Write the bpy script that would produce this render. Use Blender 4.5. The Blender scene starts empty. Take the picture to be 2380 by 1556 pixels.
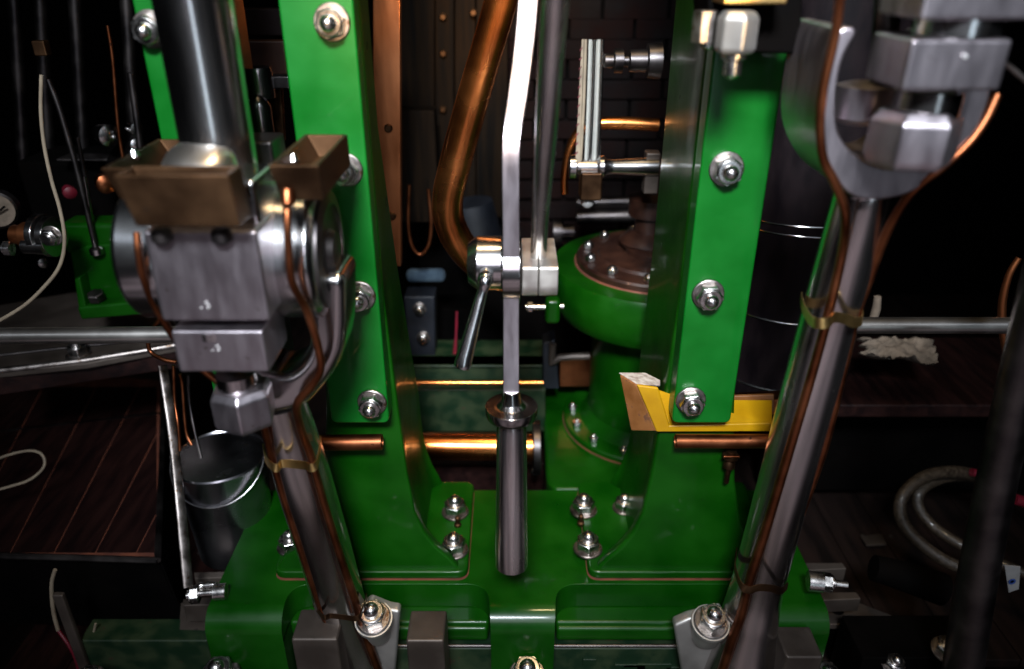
import bpy, bmesh, math, random
from mathutils import Vector, Matrix
random.seed(4)
S = bpy.context.scene
COL = S.collection
TH = math.radians(26.6); F = 1750.0; CX, CY = 1190.0, 778.0
ct, st = math.cos(TH), math.sin(TH)
FWD = Vector((0, ct, -st))
def ray(x, y):
    dx = (x-CX)/F; dy = (CY-y)/F
    return Vector((dx, ct+dy*st, -st+dy*ct))
def P(x, y, Y): r = ray(x, y); return r*(Y/r.y)
def PZ(x, y, z): r = ray(x, y); return r*(z/r.z)
def W(px, p): return px/F*p.dot(FWD)

# ---------------------------------------------------------------- materials
MATS = {}
def mat(name, c1, c2=None, metal=0.0, rough=0.4, rough2=None, scale=20, stretch=(1,1,1), bump=0.0, bscale=None,
        coat=0.0, spec=0.5, thr=(0.35, 0.65), specks=None, speck_scale=60, speck_thr=0.7, trans=0, detail=5, aniso=0):
    m = bpy.data.materials.new(name); m.use_nodes = True; nt = m.node_tree; N = nt.nodes; L = nt.links
    b = N['Principled BSDF']
    b.inputs['Metallic'].default_value = metal; b.inputs['Roughness'].default_value = rough
    b.inputs['Specular IOR Level'].default_value = spec
    b.inputs['Coat Weight'].default_value = coat; b.inputs['Coat Roughness'].default_value = 0.06
    b.inputs['Transmission Weight'].default_value = trans
    tc = N.new('ShaderNodeTexCoord'); mp = N.new('ShaderNodeMapping'); mp.inputs['Scale'].default_value = stretch
    L.new(tc.outputs['Object'], mp.inputs['Vector'])
    n = N.new('ShaderNodeTexNoise'); n.inputs['Scale'].default_value = scale; n.inputs['Detail'].default_value = detail
    L.new(mp.outputs[0], n.inputs['Vector'])
    r = N.new('ShaderNodeValToRGB'); c2 = c2 or c1
    r.color_ramp.elements[0].position = thr[0]; r.color_ramp.elements[1].position = thr[1]
    r.color_ramp.elements[0].color = (*c1, 1); r.color_ramp.elements[1].color = (*c2, 1)
    L.new(n.outputs['Fac'], r.inputs[0]); out = r.outputs[0]
    if specks:
        n3 = N.new('ShaderNodeTexNoise'); n3.inputs['Scale'].default_value = speck_scale; n3.inputs['Detail'].default_value = 8
        n3.inputs['Roughness'].default_value = 0.7
        L.new(tc.outputs['Object'], n3.inputs['Vector'])
        r3 = N.new('ShaderNodeValToRGB'); r3.color_ramp.elements[0].position = speck_thr; r3.color_ramp.elements[1].position = speck_thr+.02
        L.new(n3.outputs['Fac'], r3.inputs[0])
        mx = N.new('ShaderNodeMix'); mx.data_type = 'RGBA'
        L.new(r3.outputs[0], mx.inputs[0]); L.new(out, mx.inputs[6]); mx.inputs[7].default_value = (*specks, 1)
        out = mx.outputs[2]
    L.new(out, b.inputs['Base Color'])
    mr = N.new('ShaderNodeMapRange'); mr.inputs[1].default_value = .3; mr.inputs[2].default_value = .7
    mr.inputs[3].default_value = rough; mr.inputs[4].default_value = rough2 if rough2 is not None else rough*1.35
    L.new(n.outputs['Fac'], mr.inputs[0]); L.new(mr.outputs[0], b.inputs['Roughness'])
    if bump:
        n2 = N.new('ShaderNodeTexNoise'); n2.inputs['Scale'].default_value = bscale or scale*2; n2.inputs['Detail'].default_value = 4
        L.new(mp.outputs[0], n2.inputs['Vector'])
        bp = N.new('ShaderNodeBump'); bp.inputs['Strength'].default_value = bump; bp.inputs['Distance'].default_value = 0.002
        L.new(n2.outputs['Fac'], bp.inputs['Height']); L.new(bp.outputs[0], b.inputs['Normal'])
    MATS[name] = m; return m
GREEN = mat('green_paint', (0.0004, 0.068, 0.0042), (0.0012, 0.098, 0.0078), rough=.30, rough2=.52, scale=11, coat=.2, bump=.14, bscale=26, spec=.28, specks=(.03,.022,.01), speck_scale=38, speck_thr=.735)
GREEN_DIM = mat('green_paint_shaded', (0.0010, 0.029, 0.0004), (0.0026, 0.046, 0.0007), rough=.26, rough2=.50, scale=12, coat=.15, bump=.12, bscale=22, spec=.2, specks=(.05,.03,.012), speck_scale=34, speck_thr=.72)  # the plates' green made darker and yellower for shade and warm light
GREEND = mat('grimy_green_paint', (0.0006, 0.012, 0.0025), (0.014, 0.026, 0.008), rough=.5, scale=22, thr=(.42,.60), detail=8, bump=.3, spec=.4, specks=(.03,.018,.008), speck_scale=20, speck_thr=.62)
STEEL = mat('machined_steel', (.36,.34,.34), (.52,.50,.49), metal=1, rough=.15, rough2=.24, scale=14, stretch=(1,1,.3), bump=.02, bscale=30)
STEELH = mat('polished_steel', (.55,.53,.53), (.70,.69,.69), metal=1, rough=.17, rough2=.23, scale=14, bump=.015)
BRUSH = mat('brushed_steel', (.38,.335,.36), (.44,.39,.415), metal=1, rough=.33, rough2=.42, scale=45, stretch=(2,2,.5), bump=.03, bscale=90, specks=(.2,.17,.15), speck_scale=50, speck_thr=.66)
RAIL = mat('handrail_steel', (.66,.61,.56), (.78,.73,.68), metal=1, rough=.27, rough2=.36, scale=18, bump=.03)
BLOCK = mat('satin_steel', (.60,.55,.50), (.72,.67,.61), metal=1, rough=.42, rough2=.54, scale=40, bump=.05)
ROD = mat('turned_steel_rod', (.46,.43,.42), (.66,.63,.62), metal=1, rough=.18, rough2=.30, scale=26, stretch=(1,1,.12), bump=.04, bscale=50)
SDARK = mat('dark_oily_steel', (.05,.045,.047), (.11,.095,.09), metal=1, rough=.3, rough2=.5, scale=18, bump=.1)
NUT = mat('stainless_nut', (.40,.375,.36), (.62,.59,.57), metal=1, rough=.20, rough2=.32, scale=70, bump=.06, specks=(.16,.11,.07), speck_scale=90, speck_thr=.64)
WASH = mat('dull_washer_steel', (.17,.145,.13), (.34,.30,.28), metal=1, rough=.30, rough2=.48, scale=60, bump=.1, specks=(.12,.07,.04), speck_scale=70, speck_thr=.6)
COPPER = mat('copper_pipe', (.62,.18,.045), (.82,.30,.09), metal=1, rough=.18, rough2=.32, scale=9, bump=.08, bscale=30, specks=(.05,.03,.02), speck_scale=24, speck_thr=.71)
COPD = mat('dull_copper', (.17,.05,.02), (.30,.10,.042), metal=1, rough=.3, rough2=.45, scale=22, bump=.1, specks=(.05,.02,.012), speck_scale=40, speck_thr=.66)
COPS = mat('copper_sheet', (.30,.095,.035), (.44,.16,.065), metal=1, rough=.38, rough2=.5, scale=7, stretch=(4,1,1), bump=.12, specks=(.06,.03,.02), speck_scale=50, speck_thr=.68)
BRASS = mat('tarnished_brass', (.034,.017,.009), (.085,.044,.022), metal=1, rough=.42, rough2=.6, scale=18, bump=.2, specks=(.05,.03,.02), speck_scale=30, speck_thr=.66)
BRASSL = mat('brass_clip', (.55,.34,.12), (.68,.44,.17), metal=1, rough=.3, scale=30, bump=.1)
RUST = mat('rusty_brown_iron', (.010,.003,.0018), (.032,.010,.0045), rough=.38, scale=18, bump=.5, spec=.5, coat=.25)
WOOD = mat('dark_varnished_wood', (.005,.0015,.0015), (.014,.0035,.0025), rough=.5, scale=9, stretch=(6,1,6), bump=.3, spec=.18)
WOODB = mat('dark_plank_wood', (.0025,.0016,.001), (.011,.006,.003), rough=.65, scale=8, stretch=(8,8,.6), bump=.5, spec=.06)
FLOORM = mat('oily_floor', (.0035,.0018,.0014), (.012,.005,.0032), rough=.6, scale=6, stretch=(6,.8,1), bump=.4, spec=.2, specks=(.08,.05,.04), speck_scale=45, speck_thr=.72)
SEAM = mat('reddish_seam', (.16,.045,.022), (.08,.02,.01), rough=.6, scale=30)
BLACK = mat('near_black', (.0006,.0005,.0005), (.002,.0014,.0012), rough=.7, scale=10, bump=.3, spec=.04)  # near black base that keeps dark background parts black
BLUEBLK = mat('blue_black_iron', (.0015,.0025,.005), (.004,.006,.012), rough=.5, scale=14, bump=.3)
BRICK = mat('dark_brick', (.002,.0007,.0006), (.007,.0018,.0013), rough=.8, scale=12, bump=.8, spec=.15)  # brick colour darkened to suit the dim background
YEL = mat('yellow_enamel', (.30,.145,.0015), (.46,.245,.003), rough=.3, scale=12, coat=.5, bump=.1, specks=(.25,.10,.01), speck_scale=30, speck_thr=.66)
TAN = mat('brown_tray_iron', (.13,.045,.01), (.20,.075,.02), rough=.42, scale=30, coat=.3, bump=.4, specks=(.10,.04,.02), speck_scale=60, speck_thr=.6)
GRIT = mat('gritty_worn_edge', (.45,.40,.36), (.22,.17,.14), rough=.7, scale=120, bump=.8)
CLOTH = mat('dirty_white_cloth', (.20,.15,.11), (.06,.045,.032), rough=.9, scale=30, bump=.9, thr=(.3,.75))
ROPE = mat('grey_cable', (.17,.13,.09), (.24,.19,.13), rough=.6, scale=30)
HOSE = mat('braided_hose', (.018,.012,.008), (.055,.04,.026), rough=.35, scale=160, bump=.9, coat=.3)
GREY = mat('grey_painted_steel', (.040,.030,.024), (.085,.066,.054), metal=.5, rough=.42, scale=12, bump=.2, specks=(.04,.03,.03), speck_scale=30, speck_thr=.64)
LIGHTP = mat('pale_bracket_steel', (.34,.32,.30), (.48,.46,.43), metal=.85, rough=.38, scale=14, bump=.15)
GLASS = mat('gauge_glass', (.8,.8,.75), rough=.05, trans=.7, scale=10, spec=.6)
RED = mat('red_plastic', (.13,.004,.014), (.07,.003,.008), rough=.4, scale=20)
BLUE = mat('blue_cloth', (.01,.025,.045), (.04,.065,.09), rough=.8, scale=40, bump=.6)
WHITE = mat('white_label', (.3,.3,.3), (.2,.19,.18), rough=.6, scale=20)
INK = mat('blue_ink', (.02,.06,.25), rough=.6)
MARKM = mat('stamped_bright_metal', (.75,.72,.70), metal=.6, rough=.4)
LAG = mat('dark_lagging_sheet', (.004,.0025,.0035), (.010,.006,.007), rough=.5, scale=14, stretch=(3,3,1), bump=.15, spec=.12)

# ---------------------------------------------------------------- object helpers
def rootloc(o):
    v = Vector(o.location)
    while o.parent: o = o.parent; v += o.location
    return v
def thing(name, label, cat, loc, group=None):
    o = bpy.data.objects.new(name, None); COL.objects.link(o); o.location = loc; o.empty_display_size = .03
    o['label'] = label; o['category'] = cat
    if group: o['group'] = group
    return o
def tag(o, label, cat, group=None):
    o['label'] = label; o['category'] = cat
    if group: o['group'] = group
    return o
def wnm(o):
    w = o.modifiers.new('weighted', 'WEIGHTED_NORMAL'); w.mode = 'FACE_AREA'; w.weight = 80; w.keep_sharp = True
def fin(bm, name, m, parent=None, bevel=0, ang=32, seg=3, sharp=38, kind=None):
    bmesh.ops.remove_doubles(bm, verts=bm.verts, dist=1e-6)
    bmesh.ops.recalc_face_normals(bm, faces=bm.faces)
    if bevel:
        es = [e for e in bm.edges if len(e.link_faces) == 2 and e.calc_face_angle(0) > math.radians(ang)]
        if es: bmesh.ops.bevel(bm, geom=es, offset=bevel, segments=seg, profile=.5, affect='EDGES', clamp_overlap=True)
    me = bpy.data.meshes.new(name); bm.to_mesh(me); bm.free()
    for p in me.polygons: p.use_smooth = True
    me.set_sharp_from_angle(angle=math.radians(sharp))
    me.materials.append(m)
    o = bpy.data.objects.new(name, me); COL.objects.link(o)
    if bevel: wnm(o)
    if parent is not None:
        o.parent = parent; me.transform(Matrix.Translation(-rootloc(parent)))
    else:
        c = sum((v.co for v in me.vertices), Vector())/max(1, len(me.vertices))
        c.z = min(v.co.z for v in me.vertices)
        me.transform(Matrix.Translation(-c)); o.location = c
    if kind: o['kind'] = kind
    return o
def loopsurf(bm, loops, cap0=True, cap1=True, closed=False):
    vs = [[bm.verts.new(c) for c in lp] for lp in loops]
    n = len(vs[0]); rng = range(len(vs)) if closed else range(len(vs)-1)
    for i in rng:
        a, b = vs[i], vs[(i+1) % len(vs)]
        for k in range(n): bm.faces.new((a[k], a[(k+1) % n], b[(k+1) % n], b[k]))
    if not closed:
        if cap0: bm.faces.new(list(reversed(vs[0])))
        if cap1: bm.faces.new(vs[-1])
def a_prism(bm, pts, vec):
    v = Vector(vec); loopsurf(bm, [[Vector(p) for p in pts], [Vector(p)+v for p in pts]])
def a_box(bm, c, s, rot=None):
    c = Vector(c); h = [x/2 for x in s]
    pts = [Vector((sx*h[0], sy*h[1], -h[2])) for sx, sy in ((-1,-1),(1,-1),(1,1),(-1,1))]
    M = rot.to_4x4() if rot else Matrix.Identity(4)
    lo = [c+M@p for p in pts]; up = [c+M@(p+Vector((0,0,s[2]))) for p in pts]
    loopsurf(bm, [lo, up])
def basis(ax):
    ax = Vector(ax).normalized(); u = ax.orthogonal().normalized(); return ax, u, ax.cross(u)
def a_lathe(bm, o, ax, prof, n=32, hexfrom=None, cap=True, phase=0):
    o = Vector(o); ax = Vector(ax).normalized()
    ref = Vector((0,0,1)) if abs(ax.z) < .9 else Vector((1,0,0))
    u = (ref-ax*ref.dot(ax)).normalized(); w = ax.cross(u)
    loops = []
    for r, h in prof:
        r = max(r, 1e-5)
        loops.append([o+ax*h+(u*math.cos(2*math.pi*k/n+phase)+w*math.sin(2*math.pi*k/n+phase))*r for k in range(n)])
    loopsurf(bm, loops, cap, cap)
def smooth_path(pts, sub=8):
    if len(pts) < 3 or sub == 1: return [Vector(p) for p in pts]
    pts = [Vector(p) for p in pts]; q = [pts[0]*2-pts[1]]+pts+[pts[-1]*2-pts[-2]]; out = []
    for i in range(1, len(q)-2):
        for k in range(sub):
            t = k/sub; a, b, c, d = q[i-1:i+3]
            out.append(.5*((2*b)+(c-a)*t+(2*a-5*b+4*c-d)*t*t+(3*b-a-3*c+d)*t**3))
    out.append(pts[-1]); return out
def a_tube(bm, pts, r, n=16, sub=8, flat=1.0, closed=False):
    m0 = len(pts)
    path = smooth_path(pts, sub)
    rs = r if isinstance(r, (list, tuple)) else [r]*m0
    t = (path[1]-path[0]).normalized(); u = t.orthogonal().normalized(); loops = []
    for i, p in enumerate(path):
        a = path[max(0, i-1)]; b = path[min(len(path)-1, i+1)]; t = (b-a).normalized()
        u = (u-t*u.dot(t)).normalized(); w = t.cross(u)
        f = i/(len(path)-1)*(m0-1); k = min(int(f), m0-2); rr = rs[k]+(rs[k+1]-rs[k])*(f-k)
        loops.append([p+(u*math.cos(2*math.pi*j/n)+w*math.sin(2*math.pi*j/n)*flat)*rr for j in range(n)])
    loopsurf(bm, loops)
def NB(): return bmesh.new()
def prism(name, pts, vec, m, parent=None, bevel=.003, **k):
    bm = NB(); a_prism(bm, pts, vec); return fin(bm, name, m, parent, bevel, **k)
def box(name, c, s, m, parent=None, bevel=.002, rot=None, **k):
    bm = NB(); a_box(bm, c, s, rot); return fin(bm, name, m, parent, bevel, **k)
def tube(name, pts, r, m, parent=None, **k):
    bm = NB(); a_tube(bm, pts, r, **k); return fin(bm, name, m, parent)
def lathe(name, o, ax, prof, m, parent=None, n=40, bevel=0, **k):
    bm = NB(); a_lathe(bm, o, ax, prof, n); return fin(bm, name, m, parent, bevel, **k)
def pxface(px, Y): return [P(x, y, Y) for x, y in px]
def pxtube(name, pts, rpx, m, parent=None, **k):          # pts (x,y,Y)
    q = [P(*p) for p in pts]
    rr = rpx if isinstance(rpx, (list, tuple)) else [rpx]*len(q)
    return tube(name, q, [W(a, b) for a, b in zip(rr, q)], m, parent, **k)
def rounded(pts, rad, seg=6):
    out = []; n = len(pts); pts = [Vector((p[0], p[1])) for p in pts]
    rad = rad if isinstance(rad, (list, tuple)) else [rad]*n
    for i in range(n):
        p = pts[i]; r = rad[i]
        if r <= 0: out.append(p); continue
        a = (pts[i-1]-p); b = (pts[(i+1) % n]-p); d = min(r, a.length*.49, b.length*.49)
        A = p+a.normalized()*d; B = p+b.normalized()*d
        for k in range(seg+1):
            t = k/seg; out.append(A*(1-t)**2+p*2*t*(1-t)+B*t*t)
    return out

# nuts: shared meshes built round +Z, seat at z=0
_n = {}
def nutmesh(kind, r, dome=True):
    key = (kind, round(r, 4), dome)
    if key in _n: return _n[key]
    bm = NB()
    if kind == 'washer':
        a_lathe(bm, (0,0,0), (0,0,1), [(r*1.42, 0), (r*1.45, r*.06), (r*1.42, r*.18), (r*1.34, r*.24), (r*.6, r*.24)], 40); m = WASH
    else:
        h0 = r*.22; h = r*1.15; r0 = r; r = r*1.20
        pr = [(r*1.0, h0), (r*1.0, h0+h*.86)]
        a_lathe(bm, (0,0,0), (0,0,1), pr, 6)
        a_lathe(bm, (0,0,0), (0,0,1), [(r*.80, h0+h*.80), (r*.865, h0+h*.90), (r*.80, h0+h*1.04), (r*.55, h0+h*1.05)], 36)
        if dome:
            d0 = h0+h*1.0
            a_lathe(bm, (0,0,0), (0,0,1), [(r*.53, d0-.1*r), (r*.53, d0+r*.18)]+[(r*.53*math.cos(a), d0+r*.18+r*.50*math.sin(a)) for a in [math.radians(q) for q in range(10, 91, 10)]], 32)
        else:
            a_lathe(bm, (0,0,0), (0,0,1), [(r*.52, d0) if False else (r*.52, h0), (r*.52, h0+h*1.25), (r*.45, h0+h*1.33)], 24)
        m = NUT
    bmesh.ops.recalc_face_normals(bm, faces=bm.faces)
    if kind != 'washer':
        es = [e for e in bm.edges if len(e.link_faces) == 2 and e.calc_face_angle(0) > math.radians(50)]
        bmesh.ops.bevel(bm, geom=es, offset=r*.045, segments=1, profile=.5, affect='EDGES', clamp_overlap=True)
    me = bpy.data.meshes.new('dome_nut' if kind != 'washer' else 'washer'); bm.to_mesh(me); bm.free()
    for p in me.polygons: p.use_smooth = True
    me.set_sharp_from_angle(angle=math.radians(26)); me.materials.append(m); _n[key] = me; return me
def nut(pos, ax, r, parent=None, spin=0, dome=True, washer=True, name='dome_nut', sub=False, m=None):
    me = nutmesh('nut', r, dome)
    o = bpy.data.objects.new(name, me); COL.objects.link(o); wnm(o)
    R = Vector((0,0,1)).rotation_difference(Vector(ax).normalized()).to_matrix().to_4x4() @ Matrix.Rotation(spin, 4, 'Z')
    o.rotation_euler = R.to_euler()
    if parent is not None: o.parent = parent; o.location = Vector(pos)-rootloc(parent)
    else: o.location = pos
    if washer:
        w = bpy.data.objects.new('washer', nutmesh('washer', r)); COL.objects.link(w); w.parent = o
    return o
def text_mesh(s, size, loc, rot, m, parent, name):
    cu = bpy.data.curves.new(name, 'FONT'); cu.body = s; cu.size = size; cu.extrude = size*.03
    t = bpy.data.objects.new('tmp', cu); COL.objects.link(t)
    bpy.context.view_layer.update()
    me = bpy.data.meshes.new_from_object(t); bpy.data.objects.remove(t)
    me.materials.clear(); me.materials.append(m)
    o = bpy.data.objects.new(name, me); COL.objects.link(o); o.parent = parent
    o.location = Vector(loc)-rootloc(parent); o.rotation_euler = rot; return o

# ---------------------------------------------------------------- setting
FZ = -1.55
fl = box('floor', (0, 1.6, FZ-.03), (9, 10, .06), FLOORM, kind='structure', bevel=0)
box('bounce_deck', (0, -1.5, FZ+.006), (3.4, 3.3, .02), mat('bounce_deck_patches', (.10,.09,.10), (.66,.60,.64), rough=.6, scale=1.6, thr=(.38,.58), detail=3), kind='structure', bevel=0)  # unseen pale patchy deck added so the rods reflect grey streaks
bw = box('back_wall', (0, 3.6, .2), (9, .1, 5), BLACK, kind='structure', bevel=0)
for sx in (-1, 1): box('side_wall', (sx*3.4, 1.6, .2), (.1, 6, 5), BLACK, kind='structure', bevel=0)

# ---------------------------------------------------------------- bedplate
ZB = -.935
bed = thing('engine_bedplate', 'green painted cast iron bedplate with a centre spine, carrying the columns', 'bedplate', (0.01, 1.0, ZB-.25))
pl = [(-.49,1.185),(-.49,.862),(-.368,.862),(-.368,.937),(-.040,.937),(-.034,.862),(.068,.862),(.074,.937),(.392,.937),(.392,.862),(.507,.862),(.507,1.185)]
rd = [0,0,0,.05,.05,0,0,.05,.05,0,0,0]
rp_ = rounded(pl, rd, 8)
bm = NB(); a_prism(bm, [(p.x, p.y, ZB) for p in rp_], (0,0,-.050)); bmesh.ops.recalc_face_normals(bm, faces=bm.faces)
es = [e for e in bm.edges if all(v.co.z > ZB-.001 and v.co.y < .87 for v in e.verts)]
bmesh.ops.bevel(bm, geom=es, offset=.036, segments=10, profile=.5, affect='EDGES', clamp_overlap=True)
es = [e for e in bm.edges if all(v.co.z > ZB-.001 and v.co.y > .885 for v in e.verts) and len(e.link_faces) == 2 and e.calc_face_angle(0) > 1.2]
bmesh.ops.bevel(bm, geom=es, offset=.008, segments=3, profile=.5, affect='EDGES', clamp_overlap=True)
wnm(fin(bm, 'top_casting', GREEN_DIM, bed, 0, sharp=40))
pl2_ = [Vector((x-(.0006 if x > 0 else -.0006)*0, .985 if abs(y-.937) < .001 else y+.0002)) for x, y in pl]
prism('frame_casting', [(p.x, p.y, ZB-.046) for p in pl2_], (0,0,-.23), GREEN_DIM, bed, bevel=0, sharp=60)
# side of casting, sloping outer shoulders
for s, x0 in ((-1, -.49), (1, .507)):
    prism('side_rib', [(x0, .95, ZB-.05), (x0+s*.02, .98, ZB-.25), (x0+s*.02, 1.18, ZB-.25), (x0, 1.18, ZB-.05)], (-s*.03, 0, 0), GREEN_DIM, bed)
# inner pit ledge with raised lip
for a, b in ((-.372, -.036), (.070, .394)):
    prism('lower_ledge', [(a+.002, .904, ZB-.052), (b-.002, .904, ZB-.052), (b-.002, .990, ZB-.052), (a+.002, .990, ZB-.052)], (0,0,-.03), GREEN_DIM, bed, bevel=.006)
    c = a+.075 if a < -.1 else b-.085
    lo, hi = (c, b-.004) if a < -.1 else (a+.004, c)
    prism('ledge_lip', [(lo, .898, ZB-.060), (hi, .898, ZB-.060), (hi, .912, ZB-.060), (lo, .912, ZB-.060)], (0,0,-.030), GREEN_DIM, bed, bevel=.006)
for x, y in ((1225, 1572), (515, 1572)):
    nut(P(x, y, .845), (0,-.3,1), .021, bed)
# stamped scratches are in the paint; small chips
def chip(x, y): pass

pit = box('crank_pit', (0.01, .70, -1.32), (1.05, .40, .04), GREEND, bevel=0)
tag(pit, 'grimy green floor of the crank pit below the front of the bedplate', 'crank pit')
back_pit = thing('pit_beam', 'dirty green beam with copper seam strip behind the bearing blocks', 'beam', (0, .82, -1.2))
prism('beam_face', [(-.366,.892,-1.035),(.388,.892,-1.035),(.388,.892,-1.30),(-.366,.892,-1.30)], (0,.05,0), GREEND, back_pit)
tube('seam_strip', [(-.28,.890,-1.026),(.0,.890,-1.026),(.32,.890,-1.026)], .003, SDARK, back_pit)
for i in range(26):
    x = -.33+.028*i+random.uniform(-.02,.02)
    if -.06 < x < .09: continue
    box('grime_plate', (x, .890, -1.06-random.uniform(0,.06)), (random.uniform(.02,.07), .006, random.uniform(.004,.02)), SDARK if i % 5 == 0 else GREEND, back_pit, bevel=.001)

# ---------------------------------------------------------------- columns
YG, YC, YK = .92, .955, 1.15
ZF = ZB+.012
def column(xin, xout, side, label, top_back=1.02, foot=True, nuts=(), rows=(), ztop=.55, zbot=-.605):
    # side = direction (in x) from outer to inner edge
    t = thing('column', label, 'column', ((xin+xout)/2, 1.05, ZF if foot else zbot), 'green columns of the engine')
    if foot:
        s = side
        inner = [(xin, ztop), (xin, -.20), (xin, -.42), (xin+s*.008, -.60), (xin+s*.014, -.72), (xin+s*.022, -.80), (xin+s*.034, -.84), (xin+s*.052, -.872), (xin+s*.074, -.897), (xin+s*.093, ZF-.002)]
        outer = [(xout-s*.135, ZF-.002), (xout-s*.12, -.895), (xout-s*.085, -.87), (xout-s*.055, -.82), (xout-s*.035, -.74), (xout-s*.018, -.62), (xout, -.45), (xout, -.20), (xout, ztop)]
        yb = YK
        def nar(p, c, f): return (c+(p[0]-c)*f, p[1])
        bm = NB(); loops = []
        def ybk(z): return top_back if z >= -.2 else min(1.185, top_back+(1.185-top_back)*(-.2-z)/.5)
        for fr, f in ((0,1),(.06,1),(.10,.9),(.15,.66),(.21,.42),(.28,.30),(.40,.27),(.92,.27),(1,.5)):
            loops.append([Vector((xin+(x-xin)*f, YC+(ybk(z)-YC)*fr, z)) for x, z in inner]+[Vector((xout+(x-xout)*(f*.6+.4), YC+(ybk(z)-YC)*fr, z)) for x, z in outer])
        loopsurf(bm, loops); fin(bm, 'casting', GREEN_DIM, t, .006, ang=50, sharp=55)
        # stiffening rib on the inner side running front to back
        # base flange
        fx0, fx1 = (xin+s*.104, xout-s*.137)
        yf, yk = .946, 1.19
        bm = NB(); q = rounded([(fx0, yf), (fx1, yf), (fx1, yk), (fx0, yk)], [.02,.02,.012,.02], 6)
        a_prism(bm, [(p.x, p.y, ZF+.006) for p in q], (0,0,-.016)); fin(bm, 'base_flange', GREEN_DIM, t, .004)
        # rust line round the flange
        bm = NB(); q2 = rounded([(fx0+s*.0008, yf-.0008), (fx1-s*.0008, yf-.0008), (fx1-s*.0008, yk), (fx0+s*.0008, yk)], [.02,.02,.012,.02], 6)
        a_prism(bm, [(p.x, p.y, ZB+.0015) for p in q2], (0,0,-.006)); fin(bm, 'joint_seam', SEAM, t, 0)
    else:
        prism('casting', [(xin, YC, ztop), (xin, YC, zbot+.005), (xout, YC, zbot+.005), (xout, YC, ztop)], (0, .10, 0), GREEN_DIM, t, bevel=.006)
    q = rounded([(xin, ztop+.01), (xin, zbot), (xout, zbot), (xout, ztop+.01)], [0,.010,.010,0])
    prism('guide_plate', [(p.x, YG, p.y) for p in q], (0, YC-YG-.001, 0), GREEN, t, bevel=.003)
    for (x, y, r) in nuts:
        nut(P(x, y, YG), (random.uniform(-.03,.03), -1, random.uniform(-.03,.03)), r, t, spin=random.uniform(0, 1))
    for (x, y, r) in rows:
        p = PZ(x, y, ZF+.008)
        nut((p.x, p.y, ZF+.006), (0,0,1), r, t, spin=random.uniform(0,1))
    return t
lc = column(-.178, -.262, 1, 'green column just left of the central lever, its foot bolted to the bedplate', nuts=((772,52,.0145),(805,395,.0145),(837,688,.0147),(865,935,.0147)), rows=((1058,1190,.0175),(1055,1278,.0175),(676,1270,.0165)))
rc = column(.232, .317, -1, 'green column right of the central lever with a yellow tray at its plate', top_back=1.17, nuts=((1688,393,.0150),(1645,684,.0150),(1605,930,.0150)), rows=((1356,1185,.0175),(1366,1275,.0175),(1450,1180,.015)))
l1 = column(-.343, -.425, 1, 'narrow green column at the far left behind the thick piston rod', foot=False, nuts=((352,68,.0145),))
# grease nipples in the flanges
for par, x, y in ((lc,1064,1222),(rc,1350,1218)):
    p = PZ(x, y, ZF+.006); lathe('grease_nipple', p, (0,0,1), [(.0065,0),(.0065,.004),(.0035,.006),(.0035,.011),(.0052,.014),(.0045,.019),(.002,.021)], BRASS, par, n=16)

# copper tube stubs at foot of columns
t1 = thing('copper_tube', 'short copper tube ending in front of the left column below its plate', 'tube', P(820,1030,.925), 'copper tube stubs')
bm = NB(); a, b = P(735,1030,.925), P(888,1028,.925)
r = W(19, a); a_lathe(bm, a, (b-a), [(r,0),(r,(b-a).length),(r*.86,(b-a).length),(r*.82,(b-a).length-.02),(.001,(b-a).length-.02)], 32); fin(bm, 'tube_wall', COPD, t1)
t2 = thing('copper_tube', 'short dark copper tube beneath the yellow tray beside the right column', 'tube', P(1680,1026,.925), 'copper tube stubs')
bm = NB(); a, b = P(1800,1026,.93), P(1570,1026,.93)
r = W(17, a); a_lathe(bm, a, (b-a), [(r,0),(r,(b-a).length),(r*.86,(b-a).length),(r*.82,(b-a).length-.02),(.001,(b-a).length-.02)], 32); fin(bm, 'tube_wall', COPD, t2)
tap = thing('drain_cock', 'small brown drain cock hanging under the right copper tube', 'drain cock', P(1700,1120,.94))
lathe('cock_body', P(1700,1046,.94), (0,0,-1), [(.008,0),(.008,.006),(.012,.008),(.012,.014),(.006,.018),(.009,.024),(.009,.032),(.004,.036),(.004,.060),(.003,.062)], BRASS, tap, n=20)
box('cock_lever', P(1700,1062,.93), (.026,.005,.005), COPD, tap)

# ---------------------------------------------------------------- yellow drip tray
tr = thing('drip_tray', 'yellow and brown drip tray behind the lower end of the right guide plate', 'drip tray', P(1640,1004,.95))
def sheet(pxs, thick, m, name, bevel=.002):
    return prism(name, [P(*p) for p in pxs], thick, m, tr, bevel=bevel)
sheet([(1440,872,.98),(1478,896,.948),(1526,1003,.945),(1466,1002,.955)], (.004,.004,0), TAN, 'end_wall')
sheet([(1480,896,.945),(1530,903,.945),(1556,990,.943),(1792,984,.943),(1792,1004,.943),(1526,1005,.943)], (0,.006,0), YEL, 'front_lip')
sheet([(1530,905,.949),(1600,930,1.0),(1795,930,1.0),(1795,990,.949),(1556,992,.949)], (0,.003,-.003), YEL, 'tray_floor')
sheet([(1600,925,1.003),(1800,918,1.003),(1800,958,1.0),(1600,955,1.0)], (0,.006,0), TAN, 'back_wall')
sheet([(1438,866,.985),(1500,866,.995),(1535,884,.99),(1535,896,.955),(1482,894,.949)], (0,.003,-.004), GRIT, 'worn_corner')

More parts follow.
